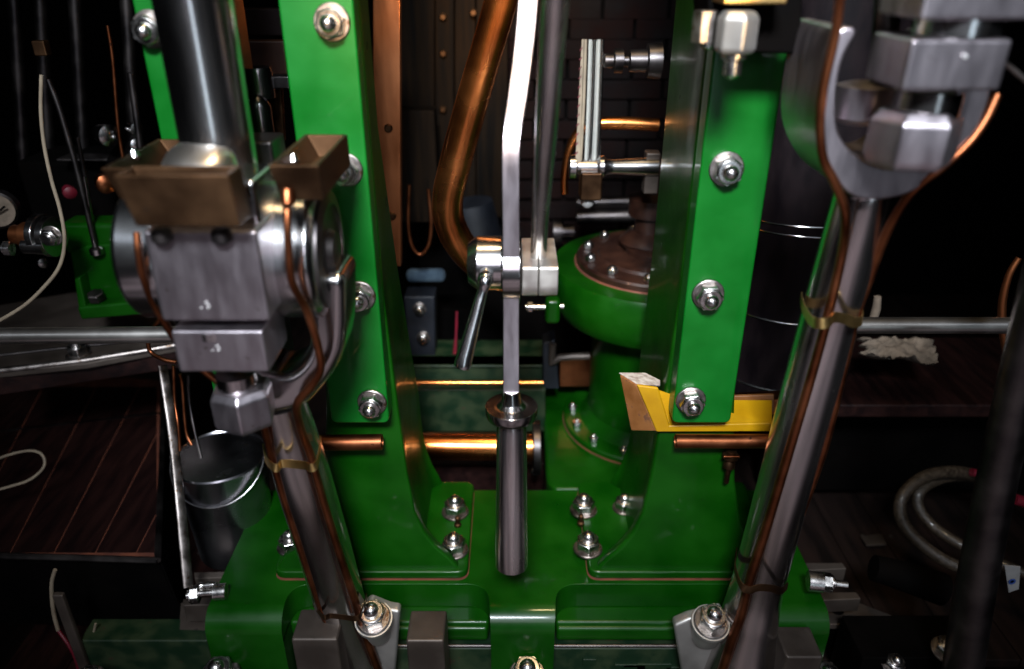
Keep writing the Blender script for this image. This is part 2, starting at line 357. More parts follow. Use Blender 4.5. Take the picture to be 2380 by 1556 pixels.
# ---------------------------------------------------------------- centre lever
YL = .88
lev = thing('hand_lever', 'bright steel lever with flat bar, round collar and thick turned grip hanging in the middle', 'lever', P(1190,1330,.85))
def flatbar(path, wpx, th, m, name, parent):
    bm = NB(); loops = []
    pp = smooth_path([P(*p) for p in path], 5)
    ww = wpx if isinstance(wpx, list) else [wpx]*len(path)
    for i, c in enumerate(pp):
        f = i/(len(pp)-1)*(len(path)-1); k = min(int(f), len(path)-2); w = W(ww[k]+(ww[k+1]-ww[k])*(f-k), c)/2
        t = (pp[min(i+1, len(pp)-1)]-pp[max(i-1, 0)]).normalized(); n = t.cross(Vector((1,0,0))).normalized(); x = n.cross(t).normalized()
        loops.append([c-x*w-n*th, c+x*w-n*th, c+x*w+n*th, c-x*w+n*th])
    loopsurf(bm, loops); return fin(bm, name, m, parent, .0012, ang=60)
flatbar([(1229,-40,1.0),(1227,10,.985),(1217,120,.952),(1202,235,.912),(1189,325,.884),(1187,430,YL),(1188,540,YL),(1188,700,YL),(1188,820,YL-.005),(1188,930,YL-.015)], [46,46,45,44,41,40,39,37,37,37], .007, BRUSH, 'flat_bar', lev)
# hub: ring wrapped around clamp axis (axis X)
hc = P(1188, 622, YL+.03)
rh = W(88, hc)*.95
lathe('hub', hc-Vector((W(20,hc),0,0)), (1,0,0), [(rh*.2,0),(rh,0),(rh,W(41,hc)),(rh*.2,W(41,hc))], STEEL, lev, n=64, bevel=.0015)
cc = P(1189, 958, .865)
lathe('collar', cc, (0,0,-1), [(.011,-.034),(.013,-.024),(.0145,-.016),(.020,-.0105),(.026,-.010),(W(61,cc),-.010),(W(61,cc),.0),(W(58,cc),.006),(.026,.008),(.020,.012)], STEEL, lev, n=56, bevel=.001)
gp = [P(1189,972,.865), P(1189,1010,.862), P(1189,1150,.85), P(1189,1300,.842), P(1189,1310,.842)]
tube('grip', gp, [W(33,gp[0]), W(35,gp[1]), W(36,gp[2]), W(38,gp[3]), W(36.5,gp[4])], ROD, lev, n=48, sub=4)

cl = thing('locking_clamp', 'steel split clamp block with barrel and tommy handle gripping the lever hub', 'clamp', P(1190,700,YL+.03))
lathe('barrel', P(1092,612,YL+.03), (1,0,0), [(.001,-.004),(.026,-.002),(.030,.003),(.033,.007),(.035,.010),(.035,.041),(.030,.042),(.030,.050)], STEELH, cl, n=56, bevel=.0008)
lathe('thin_ring', P(1150,612,YL+.03), (1,0,0), [(.02,0),(.034,0),(.034,.006),(.02,.006)], STEELH, cl, n=56, bevel=.0008)
bc = P(1252, 612, YL+.035)
bm = NB(); z0, z1 = P(1252,700,.868).z, P(1252,622,.868).z
q = rounded([(.868, z1), (.868, z0+.012), (.880, z0), (.955, z0), (.98, z1)], [.004,.014,.01,.01,.004], 6)
x0 = P(1210,620,YL).x+.002; x1 = P(1250.5,620,YL).x; x2 = P(1253,620,YL).x; x3 = P(1297,620,YL).x
a_prism(bm, [(x0, p.x, p.y) for p in q], (x1-x0, 0, 0)); fin(bm, 'block_half', BLOCK, cl, .003)
bm = NB(); a_prism(bm, [(x2, p.x, p.y) for p in q], (x3-x2, 0, 0)); fin(bm, 'block_half', BLOCK, cl, .003)
h0, h1 = P(1128,652,.865), P(1073,858,.835)
d = (h1-h0)
bm = NB(); a_tube(bm, [h0+Vector((0,.02,.005)), h0, h0+d*.12, h0+d*.5, h0+d*.93, h0+d*.985, h1], [W(17,h0), W(19,h0), W(12.5,h0), W(16,h0), W(20.5,h1), W(18,h1), W(9,h1)], 36, 4)
fin(bm, 'tommy_handle', STEELH, cl)
lathe('handle_end_screw', h1, d, [(.003,-.002),(.003,.001),(.001,.0015)], SDARK, cl, n=16)
cr = tube('control_rod', [P(1296,-60,.78), P(1290,0,.79), P(1270,300,.84), P(1256,500,.885), P(1251,606,.908)], [W(33,P(1290,0,.79)), W(33,P(1290,0,.79)), W(27,P(1270,300,.83)), W(21,P(1256,500,.86)), W(19,P(1252,590,.90))], ROD, n=40, sub=3)
tag(cr, 'tapered steel rod entering the split clamp beside the flat lever bar', 'rod')

# ---------------------------------------------------------------- copper pipes in the middle
cp = pxtube('copper_pipe', [(1178,-60,1.15),(1160,20,1.16),(1128,130,1.17),(1088,270,1.19),(1056,390,1.20),(1041,460,1.21),(1046,520,1.22),(1078,580,1.23),(1130,625,1.25),(1190,650,1.28)], [40,39,38,38,37,36,36,36,36,36], COPPER, n=40)
tag(cp, 'thick bright copper pipe bending behind the lever at the top centre', 'pipe')
cs = thing('copper_strip', 'flat copper strip with rivets standing behind the left column', 'copper strip', P(900,620,1.4))
prism('strip', pxface([(866,-40),(930,-40),(932,620),(880,620),(866,300)], 1.4), (0,.02,0), COPS, cs, .002)
for x, y in ((903,298),(911,502)): lathe('rivet', P(x,y,1.4), (0,-1,0), [(W(10,P(x,y,1.4)),-.002),(W(10,P(x,y,1.4)),.003),(W(7,P(x,y,1.4)),.006)], BRASS, cs, n=20)
hp = pxtube('copper_pipe', [(940,1036,1.30),(1100,1038,1.30),(1246,1040,1.30)], 32, COPPER, n=40, sub=2)
tag(hp, 'wide horizontal copper pipe running behind the lever grip to the pump base', 'pipe')
rf = lathe('pipe_flange', P(1238,1040,1.30), (1,0,0), [(.03,0),(W(64,P(1238,1040,1.3)),0),(W(64,P(1238,1040,1.3)),.016),(.03,.016)], SDARK, n=40, bevel=.002)
tag(rf, 'dark round flange where the wide copper pipe meets the green pump base', 'flange')
nut(P(1243,1092,1.27), (0,-1,0), .008, None, dome=False, washer=False, name='flange_bolt')
tag(bpy.data.objects['flange_bolt'], 'small bright bolt under the dark pipe flange', 'bolt')
tp = pxtube('copper_pipe', [(955,890,1.40),(1100,890,1.40),(1262,890,1.40)], 5.5, COPPER, n=16, sub=2)
tag(tp, 'thin straight horizontal copper pipe in front of the green tank', 'pipe')
box('lower_wall', P(1130,1110,1.42), (.5,.06,.12), WOOD, None); tag(bpy.data.objects['lower_wall'], 'dark red brown timber behind the bedplate under the wide copper pipe', 'timber')
tk = thing('tank', 'mossy green painted tank side behind the central lever', 'tank', P(1110,1000,1.5))
prism('lower_panel', pxface([(900,905),(1268,905),(1268,1005),(900,1005)], 1.45), (0,.05,0), GREEND, tk, .004)
prism('upper_panel', pxface([(900,850),(1268,850),(1268,905),(900,905)], 1.50), (0,.05,0), GREEND, tk, .004)
pts = [PZ(900,850,P(1000,850,1.50).z), PZ(1268,850,P(1000,850,1.50).z), PZ(1268,790,P(1000,850,1.50).z), PZ(900,790,P(1000,850,1.50).z)]
prism('top_ledge', pts, (0,0,-.01), GREEND, tk, .003)
dp = thing('dark_bracket', 'dark blue black plate with two bolts behind the left column', 'bracket', P(980,835,1.55))
prism('plate', pxface([(938,690),(1010,690),(1012,835),(950,835)], 1.55), (0,.06,0), BLUEBLK, dp, .004)
for x, y in ((975,718),(984,785)): nut(P(x,y,1.55), (0,-1,0), .011, dp, dome=False)
box('background_rag', P(990,640,1.6), (.09,.03,.03), BLUE, None, .012); tag(bpy.data.objects['background_rag'], 'crumpled blue rag lying behind the left column', 'rag')
rr = pxtube('red_rod', [(1062,725,1.5),(1060,780,1.5),(1057,822,1.5)], [3,3,5], RED, n=10); tag(rr, 'thin red rod behind the tommy handle', 'rod')
lo = pxtube('copper_loop', [(951,430,1.5),(949,520,1.5),(957,570,1.5),(976,592,1.5),(996,570,1.5),(1002,520,1.5),(996,440,1.5)], 4.5, COPD, n=12); tag(lo, 'thin loop of dull copper tube hanging beside the copper strip', 'tube')
sb = thing('small_bracket', 'small green lug with a bright cross bolt beside the clamp block', 'bracket', P(1275,740,1.3))
box('lug', P(1284,720,1.3), (.028,.03,.05), GREEN_DIM, sb, .008)
tube('cross_bolt', [P(1238,714,1.3), P(1270,714,1.3), P(1310,712,1.3)], .006, NUT, sb, sub=2)
nut(P(1240,714,1.3), (-1,0,0), .009, sb, dome=False, washer=False)

# ---------------------------------------------------------------- dark boarding, brick
pb = thing('timber_lagging', 'dark vertical timber boards behind the thick copper pipe', 'boards', P(1050,640,1.9))
for i, (a, b) in enumerate(((925,1010),(1012,1055),(1057,1105),(1107,1180))):
    prism('board', pxface([(a,-60),(b,-60),(b,470+i*12),(a,470+i*12)], 1.9-.01*(i % 2)), (0,.03,0), WOODB, pb, .003)
for x, y in ((1030,40),(1030,125),(1030,255),(1100,30),(1297,25)): lathe('board_bolt', P(x,y,1.885), (0,-1,0), [(.010,-.01),(.010,.004),(.006,.007)], BRASS, pb, n=6)
bxx = box('timber_block', P(966,385,1.75), (.105,.06,.26), WOODB, None, .004); tag(bxx, 'square brown timber block bolted beside the copper strip', 'timber block')
br = thing('brick_wall', 'dark red brick wall seen between the control rod and the gauge glass', 'wall', (.2, 2.0, -1.2))
bm = NB()
for j in range(16):
    for i in range(5):
        c = P(1300, 20+j*46, 2.0); a_box(bm, (P(1215,200,2.0).x+(i+(.5 if j % 2 else 0))*.16-.05, 2.0, c.z), (.152,.08,.045))
fin(bm, 'bricks', BRICK, br, .003)
box('mortar', P(1330,380,2.03), (.85,.06,1.2), BLACK, br, 0)
dm = thing('dark_machine', 'black machine casing with a rounded top behind the gauge glass', 'casing', P(1180,760,1.8))
tube('valve_chest', [P(1095,470,1.75), P(1110,560,1.75), P(1120,640,1.75)], [W(50,P(1100,470,1.75)), W(62,P(1100,470,1.75)), W(30,P(1100,470,1.75))], BLUEBLK, dm, n=24)
lathe('wheel', P(1180,740,1.7), (.6,-1,0), [(.03,0),(.12,0),(.13,.01),(.13,.03),(.03,.03)], BLACK, dm, n=40, bevel=.003)
box('pedestal', P(1130,800,1.8), (.5,.1,.25), BLACK, dm)
tube('valve_stem', [P(1340,472,1.8), P(1400,470,1.8), P(1500,468,1.8)], .013, SDARK, dm, sub=2)
tube('lower_stem', [P(1340,505,1.8), P(1400,503,1.8), P(1500,500,1.8)], .016, SDARK, dm, sub=2)
lathe('rear_gland', P(1285,540,1.75), (1,0,0), [(.02,0),(.035,0),(.035,.02),(.02,.02),(.02,.05)], SDARK, dm, n=24)

# ---------------------------------------------------------------- pump on the right of lever
lc0 = P(1530, 598, 1.45); rl = W(190, lc0)
pu = thing('pump', 'round green pump casing with a rusty brown bolted lid right of the clamp', 'pump', (lc0.x, lc0.y, -1.2))
lathe('body_casting', lc0, (0,0,-1), [(rl*.9,.012),(rl*1.27,.012),(rl*1.30,.022),(rl*1.30,.085),(rl*1.2,.112),(rl*.86,.128),(rl*.76,.16),(rl*.76,.40)], GREEN_DIM, pu, n=72, bevel=0)
lid = lathe('lid', lc0, (0,0,-1), [(.001,-.03),(rl*.35,-.028),(rl*.40,-.022),(rl*.40,-.012),(rl*.72,-.010),(rl*.74,-.004),(rl*.98,-.004),(rl*1.0,0),(rl*1.0,.013)], RUST, pu, n=72)
lathe('lid_stem', lc0+Vector((-.02,.02,.02)), (0,0,1), [(.055,0),(.06,.01),(.05,.02),(.03,.03),(.03,.06),(.045,.065),(.045,.10),(.02,.11),(.02,.18)], RUST, pu, n=32)
lathe('gasket', lc0, (0,0,-1), [(rl*1.02,.010),(rl*1.025,.012),(rl*1.02,.0135)], SEAM, pu, n=72)
for k in range(12):
    a = math.radians(k*30+13); q = lc0+Vector((math.cos(a)*rl*.87, math.sin(a)*rl*.87, .003)); nut(q, (0,0,1), .0095, pu, dome=False, washer=False, name='lid_nut', spin=a)
ZP = -.945
prism('base_block', [PZ(x, y, ZP) for x, y in ((1262,930),(1270,905),(1295,895),(1640,895),(1640,1137),(1290,1137),(1272,1120),(1268,1095))], (0,0,-.2), GREEN_DIM, pu, .008)
fcx = Vector((lc0.x, lc0.y, ZP)); rfc = .182
lathe('base_flange', fcx, (0,0,1), [(rfc,.0),(rfc,.012),(rfc*.985,.015),(rfc*.80,.016),(rfc*.72,.03),(rfc*.66,.07)], GREEN_DIM, pu, n=72)
lathe('flange_seam', fcx, (0,0,1), [(rfc*1.008,.0),(rfc*1.008,.003),(rfc*.99,.003)], SEAM, pu, n=72)
for a in (172, 196, 220, 246, 272):
    q = fcx+Vector((math.cos(math.radians(a))*rfc*.89, math.sin(math.radians(a))*rfc*.89, .015)); nut(q, (0,0,1), .0085, pu, dome=True, washer=False, name='flange_nut')
# frame pieces between tank and pump
gp2 = thing('dark_post', 'dark square post with grey bracket between tank and pump', 'post', P(1300,900,1.48))
prism('post_face', pxface([(1262,800),(1290,790),(1300,905),(1262,905)], 1.46), (0,.05,0), BLUEBLK, gp2)
tube('grey_strap', [P(1285,800,1.45), P(1283,845,1.45), P(1300,832,1.45), P(1370,828,1.45)], .008, GREY, gp2, sub=2)
prism('copper_back', pxface([(1300,830),(1380,830),(1380,900),(1300,900)],1.50), (0,.02,0), COPD, gp2)

# ---------------------------------------------------------------- gauge glass
gg = thing('gauge_glass', 'vertical water gauge glass in polished fittings above the pump lid', 'gauge', P(1370,480,1.35))
GY = 1.35
for i, (xa, rp, m) in enumerate(((1357,4,ROPE),(1368,4,GLASS),(1378,4,STEEL),(1388,4,GLASS),(1396,4.5,STEEL))):
    tube('guard_rod', [P(xa+4,92,GY+.002*i), P(xa-1,250,GY+.002*i), P(xa-8 if i else xa-10,405,GY+.002*i)], W(rp,P(xa,250,GY)), m, gg, sub=2, n=12)
tube('glass_tube', [P(1386,95,GY+.02), P(1378,400,GY+.02)], W(17,P(1380,250,GY)), GLASS, gg, n=24)
prism('scale_strip', pxface([(1352,92),(1357,92),(1352,250),(1347,400),(1336,400),(1344,250)], GY-.008), (0,.003,0), ROPE, gg, .0005)
for j in range(13):
    y = 110+j*22; xx = 1350-(y-92)*.045; prism('scale_mark', pxface([(xx-2,y+6),(xx+5,y),(xx+5,y+3),(xx-2,y+9)], GY-.0095), (0,.001,0), RED, gg, 0)
a = P(1322,388,GY); lathe('lower_fitting', a, (1,0,0), [(.012,0),(W(27,a),.002),(W(27,a),.012),(W(16,a),.016),(W(16,a),.05),(W(26,a),.055),(W(26,a),.062),(W(19,a),.068),(W(17,a),.08),(W(21,a),.13),(W(22,a),.16)], STEELH, gg, n=36)
box('fitting_block', P(1372,428,GY-.01), (W(50,a), .045, W(66,a)), BRASS, gg, .004)
lathe('drain_tip', P(1366,455,GY-.01), (0,0,-1), [(.008,0),(.014,.004),(.012,.016),(.006,.022)], WHITE, gg, n=12)
box('end_plate', P(1513,400,GY+.01), (.026,.03,.075), GREY, gg, .003)
a = P(1400,142,GY); lathe('upper_fitting', a, (1,0,0), [(.006,0),(.012,.004),(.012,.018),(.020,.02),(.020,.034),(.010,.036),(.010,.044),(.018,.046),(.019,.074),(.028,.076),(.030,.098),(.012,.10)], SDARK, gg, n=28)
ct_ = pxtube('copper_pipe', [(1530,291,1.42),(1440,287,1.42),(1385,290,1.42),(1345,310,1.42),(1322,355,1.42),(1312,410,1.42),(1312,450,1.42)], [15,15,14,12,10,9,9], COPPER, n=24)
tag(ct_, 'curved copper pipe passing behind the gauge glass', 'pipe')

# hanging nuts near the top right column
hn = thing('drain_nut', 'large pale hexagon nut hanging beneath a brass bar at the top', 'nut', P(1718,110,.86))
bm = NB(); p0 = P(1718,30,.80); rr_ = W(50,p0)
a_lathe(bm, p0, (0,0,-1), [(rr_*.75,-.002),(rr_,.004),(rr_,.034),(rr_*.8,.038)], 6, phase=.45); fin(bm, 'hex_body', LIGHTP, hn, .003)
lathe('screw_tip', p0, (0,0,-1), [(.012,.036),(.012,.042),(.009,.044),(.009,.058),(.003,.062)], NUT, hn, n=20)
tag(box('brass_bar', P(1740,-8,.82), (.062,.05,.012), BRASSL, None, .002), 'edge of a brass bar at the top above the pale hexagon nut', 'bar')
sn = thing('small_hex_nut', 'small dull hexagon nut left of the pale hanging nut', 'nut', P(1640,110,.92))
lathe('hex_body', P(1642,25,.82), (0,0,-1), [(W(26,P(1642,25,.92)),0),(W(26,P(1642,25,.92)),.03)], WASH, sn, n=6, bevel=.001)
lathe('pin', P(1646,80,.82), (0,0,-1), [(.007,0),(.007,.012),(.003,.015)], NUT, sn, n=14)
cop_refl = pxtube('copper_pipe', [(1632,60,1.08),(1622,170,1.09),(1612,300,1.10),(1604,420,1.12),(1598,520,1.14)], [22,22,20,18,15], COPD, n=24)  # copper tube standing in for a copper reflection on the column
tag(cop_refl, 'made-up copper tube standing in for a reflection on the inner side of the right column', 'pipe')
db = prism('shade_bar', pxface([(1640,-60),(1870,-60),(1860,128),(1655,120)], .84), (0,.075,0), BLACK, None, .004); tag(db, 'added black bar that shades the top of the right guide plate', 'bar')  # black bar added to throw shade on the guide plate below

# ---------------------------------------------------------------- left crosshead group
pr = lathe('piston_rod', P(500,300,.80)*1.0+Vector((0,0,-.085)), (0,0,1), [(.062,0),(.060,.008),(.046,.016),(.040,.030),(.0375,.05),(.0375,.70)], STEEL, None, n=64)
tag(pr, 'thick bright vertical piston rod at the upper left, out of focus', 'piston rod')
XC = -.326; PZc = -.294; YP = .80
ch = thing('connecting_rod', 'forked steel connecting rod at the left with eyes and dull copper oil pipes', 'connecting rod', (XC, .8, -1.2), 'connecting rods of the engine')
def xl(name, x0, prof, m, par, bevel=.002): return lathe(name, (x0, YP, PZc), (1,0,0), prof, m, par, n=64, bevel=bevel)
xl('fork_eye', -.292, [(.045,0),(.076,0),(.076,.080),(.070,.086),(.040,.086)], STEELH, ch)
xl('fork_eye', -.415, [(.040,0),(.070,0),(.076,.006),(.076,.044),(.045,.044)], STEELH, ch)
xl('eye_cap', -.207, [(.001,.002),(.064,.002),(.066,.006),(.050,.008),(.046,.004),(.02,.004),(.016,.012),(.001,.013)][::-1] if False else [(.066,.0),(.066,.004),(.052,.006),(.048,.003),(.024,.003),(.020,.010),(.001,.011)], SDARK, ch, 0)
# fork U
def sm(l, n=4): return [(p.x, p.y) for p in smooth_path([(x, y, 0) for x, y in l], n)]
out = [(802,640),(800,790),(778,862),(730,925),(700,950),(640,965),(600,958),(545,915),(470,840),(400,760),(350,650)]
inn = [(450,650),(500,760),(560,830),(615,868),(665,872),(700,845),(718,790),(716,640)]
prism('fork', pxface(sm(out)+sm(inn), .765), (0,.075,0), STEEL, ch, .012, seg=4, ang=40)
sp = [P(650,925,.80), P(672,1000,.815), P(707,1120,.83), P(752,1270,.85), P(800,1430,.87), P(832,1500,.88), P(868,1600,.89)]
sr = [56, 62, 66, 63, 58, 60, 76]
tube('shank', sp, [W(a, b)*.97 for a, b in zip(sr, sp)], ROD, ch, n=48, sub=4)
# copper oil pipes on left rod
pA = [(668,455,.712),(668,520,.700),(672,600,.698),(680,660,.705),(712,720,.725),(738,800,.735),(745,860,.738),(722,900,.742),(690,940,.748),(700,1000,.757),(722,1060,.768),(750,1160,.78),(790,1290,.795),(826,1400,.81),(845,1465,.82),(880,1560,.83)]
pB = [(318,540,.720),(322,590,.715),(335,650,.722),(365,720,.74),(440,830,.765),(560,930,.77),(606,975,.768),(628,1050,.775),(655,1140,.785),(697,1270,.80),(745,1410,.82),(770,1470,.83),(778,1510,.835),(772,1580,.84)]
pA = [(x, y, Y+(.012 if y > 980 else 0)) for x, y, Y in pA]; pB = [(x, y, Y+(.012 if y > 980 else 0)) for x, y, Y in pB]
pxtube('oil_pipe', pA, 9.5, COPD, ch, n=14, sub=4)
pxtube('oil_pipe', pB, 9.0, COPD, ch, n=14, sub=4)
def clip(par, pts, wz, m=BRASSL):
    bm = NB(); pp = smooth_path([P(*p) for p in pts], 6); loops = []
    for i, c in enumerate(pp):
        t = (pp[min(i+1,len(pp)-1)]-pp[max(i-1,0)]).normalized(); up = Vector((0,.2,1)); n = t.cross(up).normalized(); u = n.cross(t).normalized()
        loops.append([c-u*wz-n*.0008, c+u*wz-n*.0008, c+u*wz+n*.0008, c-u*wz+n*.0008])
    loopsurf(bm, loops); fin(bm, 'pipe_clip', m, par, 0)
clip(ch, [(612,1040,.82),(618,1068,.79),(632,1084,.765),(645,1088,.762),(656,1078,.772),(690,1080,.768),(712,1083,.758),(722,1088,.752),(736,1080,.757),(742,1050,.78),(745,1020,.81)], .0055)
clip(ch, [(728,1405,.86),(745,1428,.82),(755,1436,.805),(768,1432,.812),(800,1435,.806),(825,1438,.795),(838,1430,.80),(848,1400,.83),(852,1385,.86)], .004, BRASS)

xh = thing('crosshead', 'blurred steel crosshead block at the left with brass oil cups, bearing cap and hexagon nut', 'crosshead', (-.30, .74, -.6))
xl('bearing', -.372, [(.03,0),(.066,0),(.066,.060),(.03,.060)], STEEL, xh)
xl('bearing_neck', -.316, [(.03,0),(.060,0),(.062,.006),(.062,.012),(.03,.012)], STEEL, xh)
xl('brass_ring', -.304, [(.03,0),(.068,0),(.068,.011),(.03,.011)], BRASSL, xh)
def vblock(name, x0, x1, ya, yb, Y0, Y1, m, par, bevel=.003):    # vertical box whose front face spans the given picture rows
    xm = (x0+x1)/2; za, zb = P(xm, ya, Y0).z, P(xm, yb, Y0).z; ym = (ya+yb)/2
    a, b = P(x0, ym, Y0).x, P(x1, ym, Y0).x
    return box(name, ((a+b)/2, (Y0+Y1)/2, (za+zb)/2), (b-a, Y1-Y0, za-zb), m, par, bevel)
vblock('bearing_block', 352, 612, 538, 748, .690, .76, BRUSH, xh, .004)
vblock('upper_body', 390, 600, 420, 540, .715, .79, STEEL, xh, .006)
vblock('bearing_cap', 406, 618, 770, 866, .690, .765, BRUSH, xh, .003)
pc = P(512, 745, .725); lathe('spacer', pc, (0,0,-1), [(.02,-.002),(W(78,pc),-.001),(W(78,pc),.008),(.02,.013)], STEELH, xh, n=40)
pn = P(548, 866, .73); rn = W(66, pn)
lathe('cap_stud', pn, (0,0,-1), [(rn*.7,0),(rn*.7,.026)], STEEL, xh, n=32)
bm = NB(); pn2 = P(560, 902, .73); a_lathe(bm, pn2, (0,0,-1), [(rn*.95,-.004),(rn*1.14,.004),(rn*1.14,.036),(rn*1.04,.044)], 6, phase=.35); fin(bm, 'hex_nut', BRUSH, xh, .002, ang=25)
dc = P(455, 362, .755); rd_ = W(84, dc)
lathe('domed_cap', dc, (0,-.42,1), [(rd_,-.035),(rd_,-.012),(rd_*.97,-.006),(rd_*.85,.0),(rd_*.5,.005),(.001,.007)], RAIL, xh, n=56)
def cup(name, x0, x1, ya, yb, Y0, Y1, taper, par, m=BRASS, dx=0):
    xm = (x0+x1)/2; za, zb = P(xm, ya, Y0).z, P(xm, yb, Y0).z
    a, b = P(x0, ya, Y0).x, P(x1, ya, Y0).x; th = .004; c = (a+b)/2; k = taper
    def rect(f, z, ins=0, sh=0):
        return [(c+dx*sh+(a-c)*f+ins, Y0+ins+(1-f)*.02, z), (c+dx*sh+(b-c)*f-ins, Y0+ins+(1-f)*.02, z), (c+dx*sh+(b-c)*f-ins, Y1-ins, z), (c+dx*sh+(a-c)*f+ins, Y1-ins, z)]
    bm = NB(); loopsurf(bm, [rect(k, zb, 0, 1), rect(1, za), rect(1, za, th), rect(k, zb+.012, th+.004, 1)])
    return fin(bm, name, m, par, .0012, ang=30)
cup('oil_cup', 262, 530, 408, 528, .655, .690, .93, xh, dx=.006)
cup('oil_cup', 232, 372, 392, 470, .735, .87, .66, xh)
cup('oil_cup', 622, 740, 385, 468, .705, .845, .86, xh, dx=.004)
for x in (372, 512): lathe('cup_foot', P(x,530,.685), (0,0,-1), [(.006,0),(.010,.004),(.010,.012),(.006,.016)], SDARK, xh, n=20)
lathe('cup_pipe_union', P(668,440,.705), (0,-.4,-1), [(.006,0),(.007,.004),(.007,.014),(.005,.016)], COPD, xh, n=16)
lathe('cup_jet', P(682,372,.76), (0,0,1), [(.004,-.02),(.005,-.004),(.006,.0),(.003,.006)], STEELH, xh, n=16)
lathe('cup_jet', P(312,362,.80), (0,0,1), [(.004,-.02),(.005,-.004),(.006,.0),(.003,.006)], STEELH, xh, n=16)
text_mesh('- 3', .011, P(466,722,.6895), (math.pi/2, -.25, 0), MARKM, xh, 'stamped_mark')
text_mesh('- 3', .010, P(492,820,.6895), (math.pi/2, -.25, 0), MARKM, xh, 'stamped_mark')
# slipper behind
vblock('slipper', 470, 640, 330, 470, .86, .915, SDARK, xh, .004)

# things seen between the two left guides
gd = thing('gland_fitting', 'bright steel gland cylinders and brass plate between the two left columns', 'gland', P(600,340,1.05))
a = P(598,160,1.02); lathe('upper_cylinder', a, (0,0,-1), [(W(30,a),-.002),(W(33,a),.004),(W(33,a),.036),(.01,.036)], STEELH, gd, n=36)
a = P(602,240,1.0); lathe('lower_cylinder', a, (0,0,-1), [(.001,-.012),(W(16,a),-.006),(W(26,a),.004),(W(26,a),.075),(.01,.075)], STEEL, gd, n=36)
box('cross_bolt', P(650,190,1.04), (.03,.02,.016), SDARK, gd)
prism('brass_plate', pxface([(600,210),(655,205),(662,330),(630,330)],1.07), (0,.01,0), BRASS, gd)
wb = prism('rear_timber', pxface([(540,95),(660,95),(668,175),(540,175)],1.3), (0,.03,0), RUST, None); tag(wb, 'brown beam behind the piston rod between the left columns', 'beam')
wb2 = prism('rear_timber', pxface([(540,20),(655,20),(660,85),(540,85)],1.32), (0,.03,0), LAG, None); tag(wb2, 'dull purple metal panel above the brown beam between the left columns', 'panel')

# ---------------------------------------------------------------- right connecting rod
rr2 = thing('connecting_rod', 'forked steel connecting rod at the right with copper pipes and brass clips', 'connecting rod', (.37, .8, -1.2), 'connecting rods of the engine')
outR = [(1985,62),(1950,75),(1925,160),(1905,300),(1930,395),(1985,458),(2070,462),(2150,430),(2255,330),(2300,230),(2330,90)]
innR = [(2245,90),(2228,200),(2198,290),(2140,362),(2080,393),(2010,375),(1958,325),(1943,262),(1955,150),(1992,75)]
prism('fork', pxface(sm(outR)+sm(innR), .74), (0,.12,0), BRUSH, rr2, .008, seg=4, ang=40)
a_, b_ = P(2000,470,.80), P(1758,1370,.855)
spR = [P(2005,430,.798)]+[a_+(b_-a_)*k for k in (0, .2, .4, .6, .8, 1)]+[P(1736,1460,.858), P(1700,1600,.865)]
srR = [64, 68, 68, 66, 64, 62, 62, 70, 98]
tube('shank', spR, [W(a_, b_)*.95 for a_, b_ in zip(srR, spR)], ROD, rr2, n=56, sub=4)
pC = [(1955,-40,.715),(1952,0,.72),(1940,90,.728),(1915,200,.73),(1906,290,.73),(1914,370,.731),(1938,420,.733),(1960,475,.738),(1965,520,.742),(1955,600,.75),(1925,730,.752),(1890,860,.762),(1840,1030,.772),(1780,1230,.785),(1742,1350,.795),(1722,1430,.80),(1700,1490,.805),(1672,1580,.81)]
pD = [(2318,220,.75),(2290,280,.745),(2250,335,.74),(2190,390,.74),(2130,435,.745),(2088,490,.760),(2052,560,.775),(2020,650,.775),(1988,740,.775),(1957,870,.785),(1912,1050,.795),(1848,1230,.808),(1815,1350,.815),(1798,1420,.822),(1786,1470,.825),(1800,1530,.83),(1815,1580,.83)]
pC = [(x, y, Y+(.014 if y > 560 else 0)) for x, y, Y in pC]; pD = [(x, y, Y+(.016 if y > 560 else 0)) for x, y, Y in pD]
pxtube('oil_pipe', pC, [11]*7+[11]*11, COPD, rr2, n=14, sub=4)
pxtube('oil_pipe', pD, 10.5, COPD, rr2, n=14, sub=4)
clip(rr2, [(1862,690,.83),(1866,712,.80),(1882,742,.765),(1900,752,.742),(1925,750,.740),(1940,738,.750),(1965,742,.756),(1985,750,.762),(2002,746,.775),(2004,730,.79)], .006)
clip(rr2, [(1712,1280,.87),(1708,1320,.83),(1722,1360,.79),(1740,1372,.785),(1765,1366,.79),(1795,1368,.795),(1815,1374,.80),(1830,1362,.82)], .0055, BRASS)

xr = thing('crosshead', 'blurred steel crosshead at the upper right with stacked blocks and a large hexagon nut', 'crosshead', (.5, .74, -.2))
vblock('bearing_block', 2150, 2440, -60, 48, .66, .74, BRUSH, xr)
pc = P(2225, 62, .70); lathe('spacer', pc, (0,0,-1), [(.02,-.010),(W(95,pc),-.008),(W(95,pc),.006),(.02,.010)], STEELH, xr, n=40)
vblock('bearing_cap', 2108, 2340, 92, 212, .665, .74, BRUSH, xr, .003)
pn = P(2160, 214, .71); rn = W(92, pn)
lathe('cap_stud', pn, (0,0,-1), [(rn*.8,-.002),(rn*.8,.02)], STEEL, xr, n=32)
bm = NB(); pn2 = P(2135, 262, .71); a_lathe(bm, pn2, (0,0,-1), [(rn*.90,-.004),(rn*1.14,.006),(rn*1.14,.038),(rn*1.0,.048)], 6, phase=.2); fin(bm, 'hex_nut', BRUSH, xr, .0025, ang=25)
a = P(2015,190,.79); lathe('pin_end', a, (0,0,-1), [(.015,0),(W(65,a),.004),(W(65,a),.034),(W(50,a),.040)], BRUSH, xr, n=36)
text_mesh('.', .03, P(2232,135,.664), (math.pi/2,0,0), MARKM, xr, 'stamped_mark')
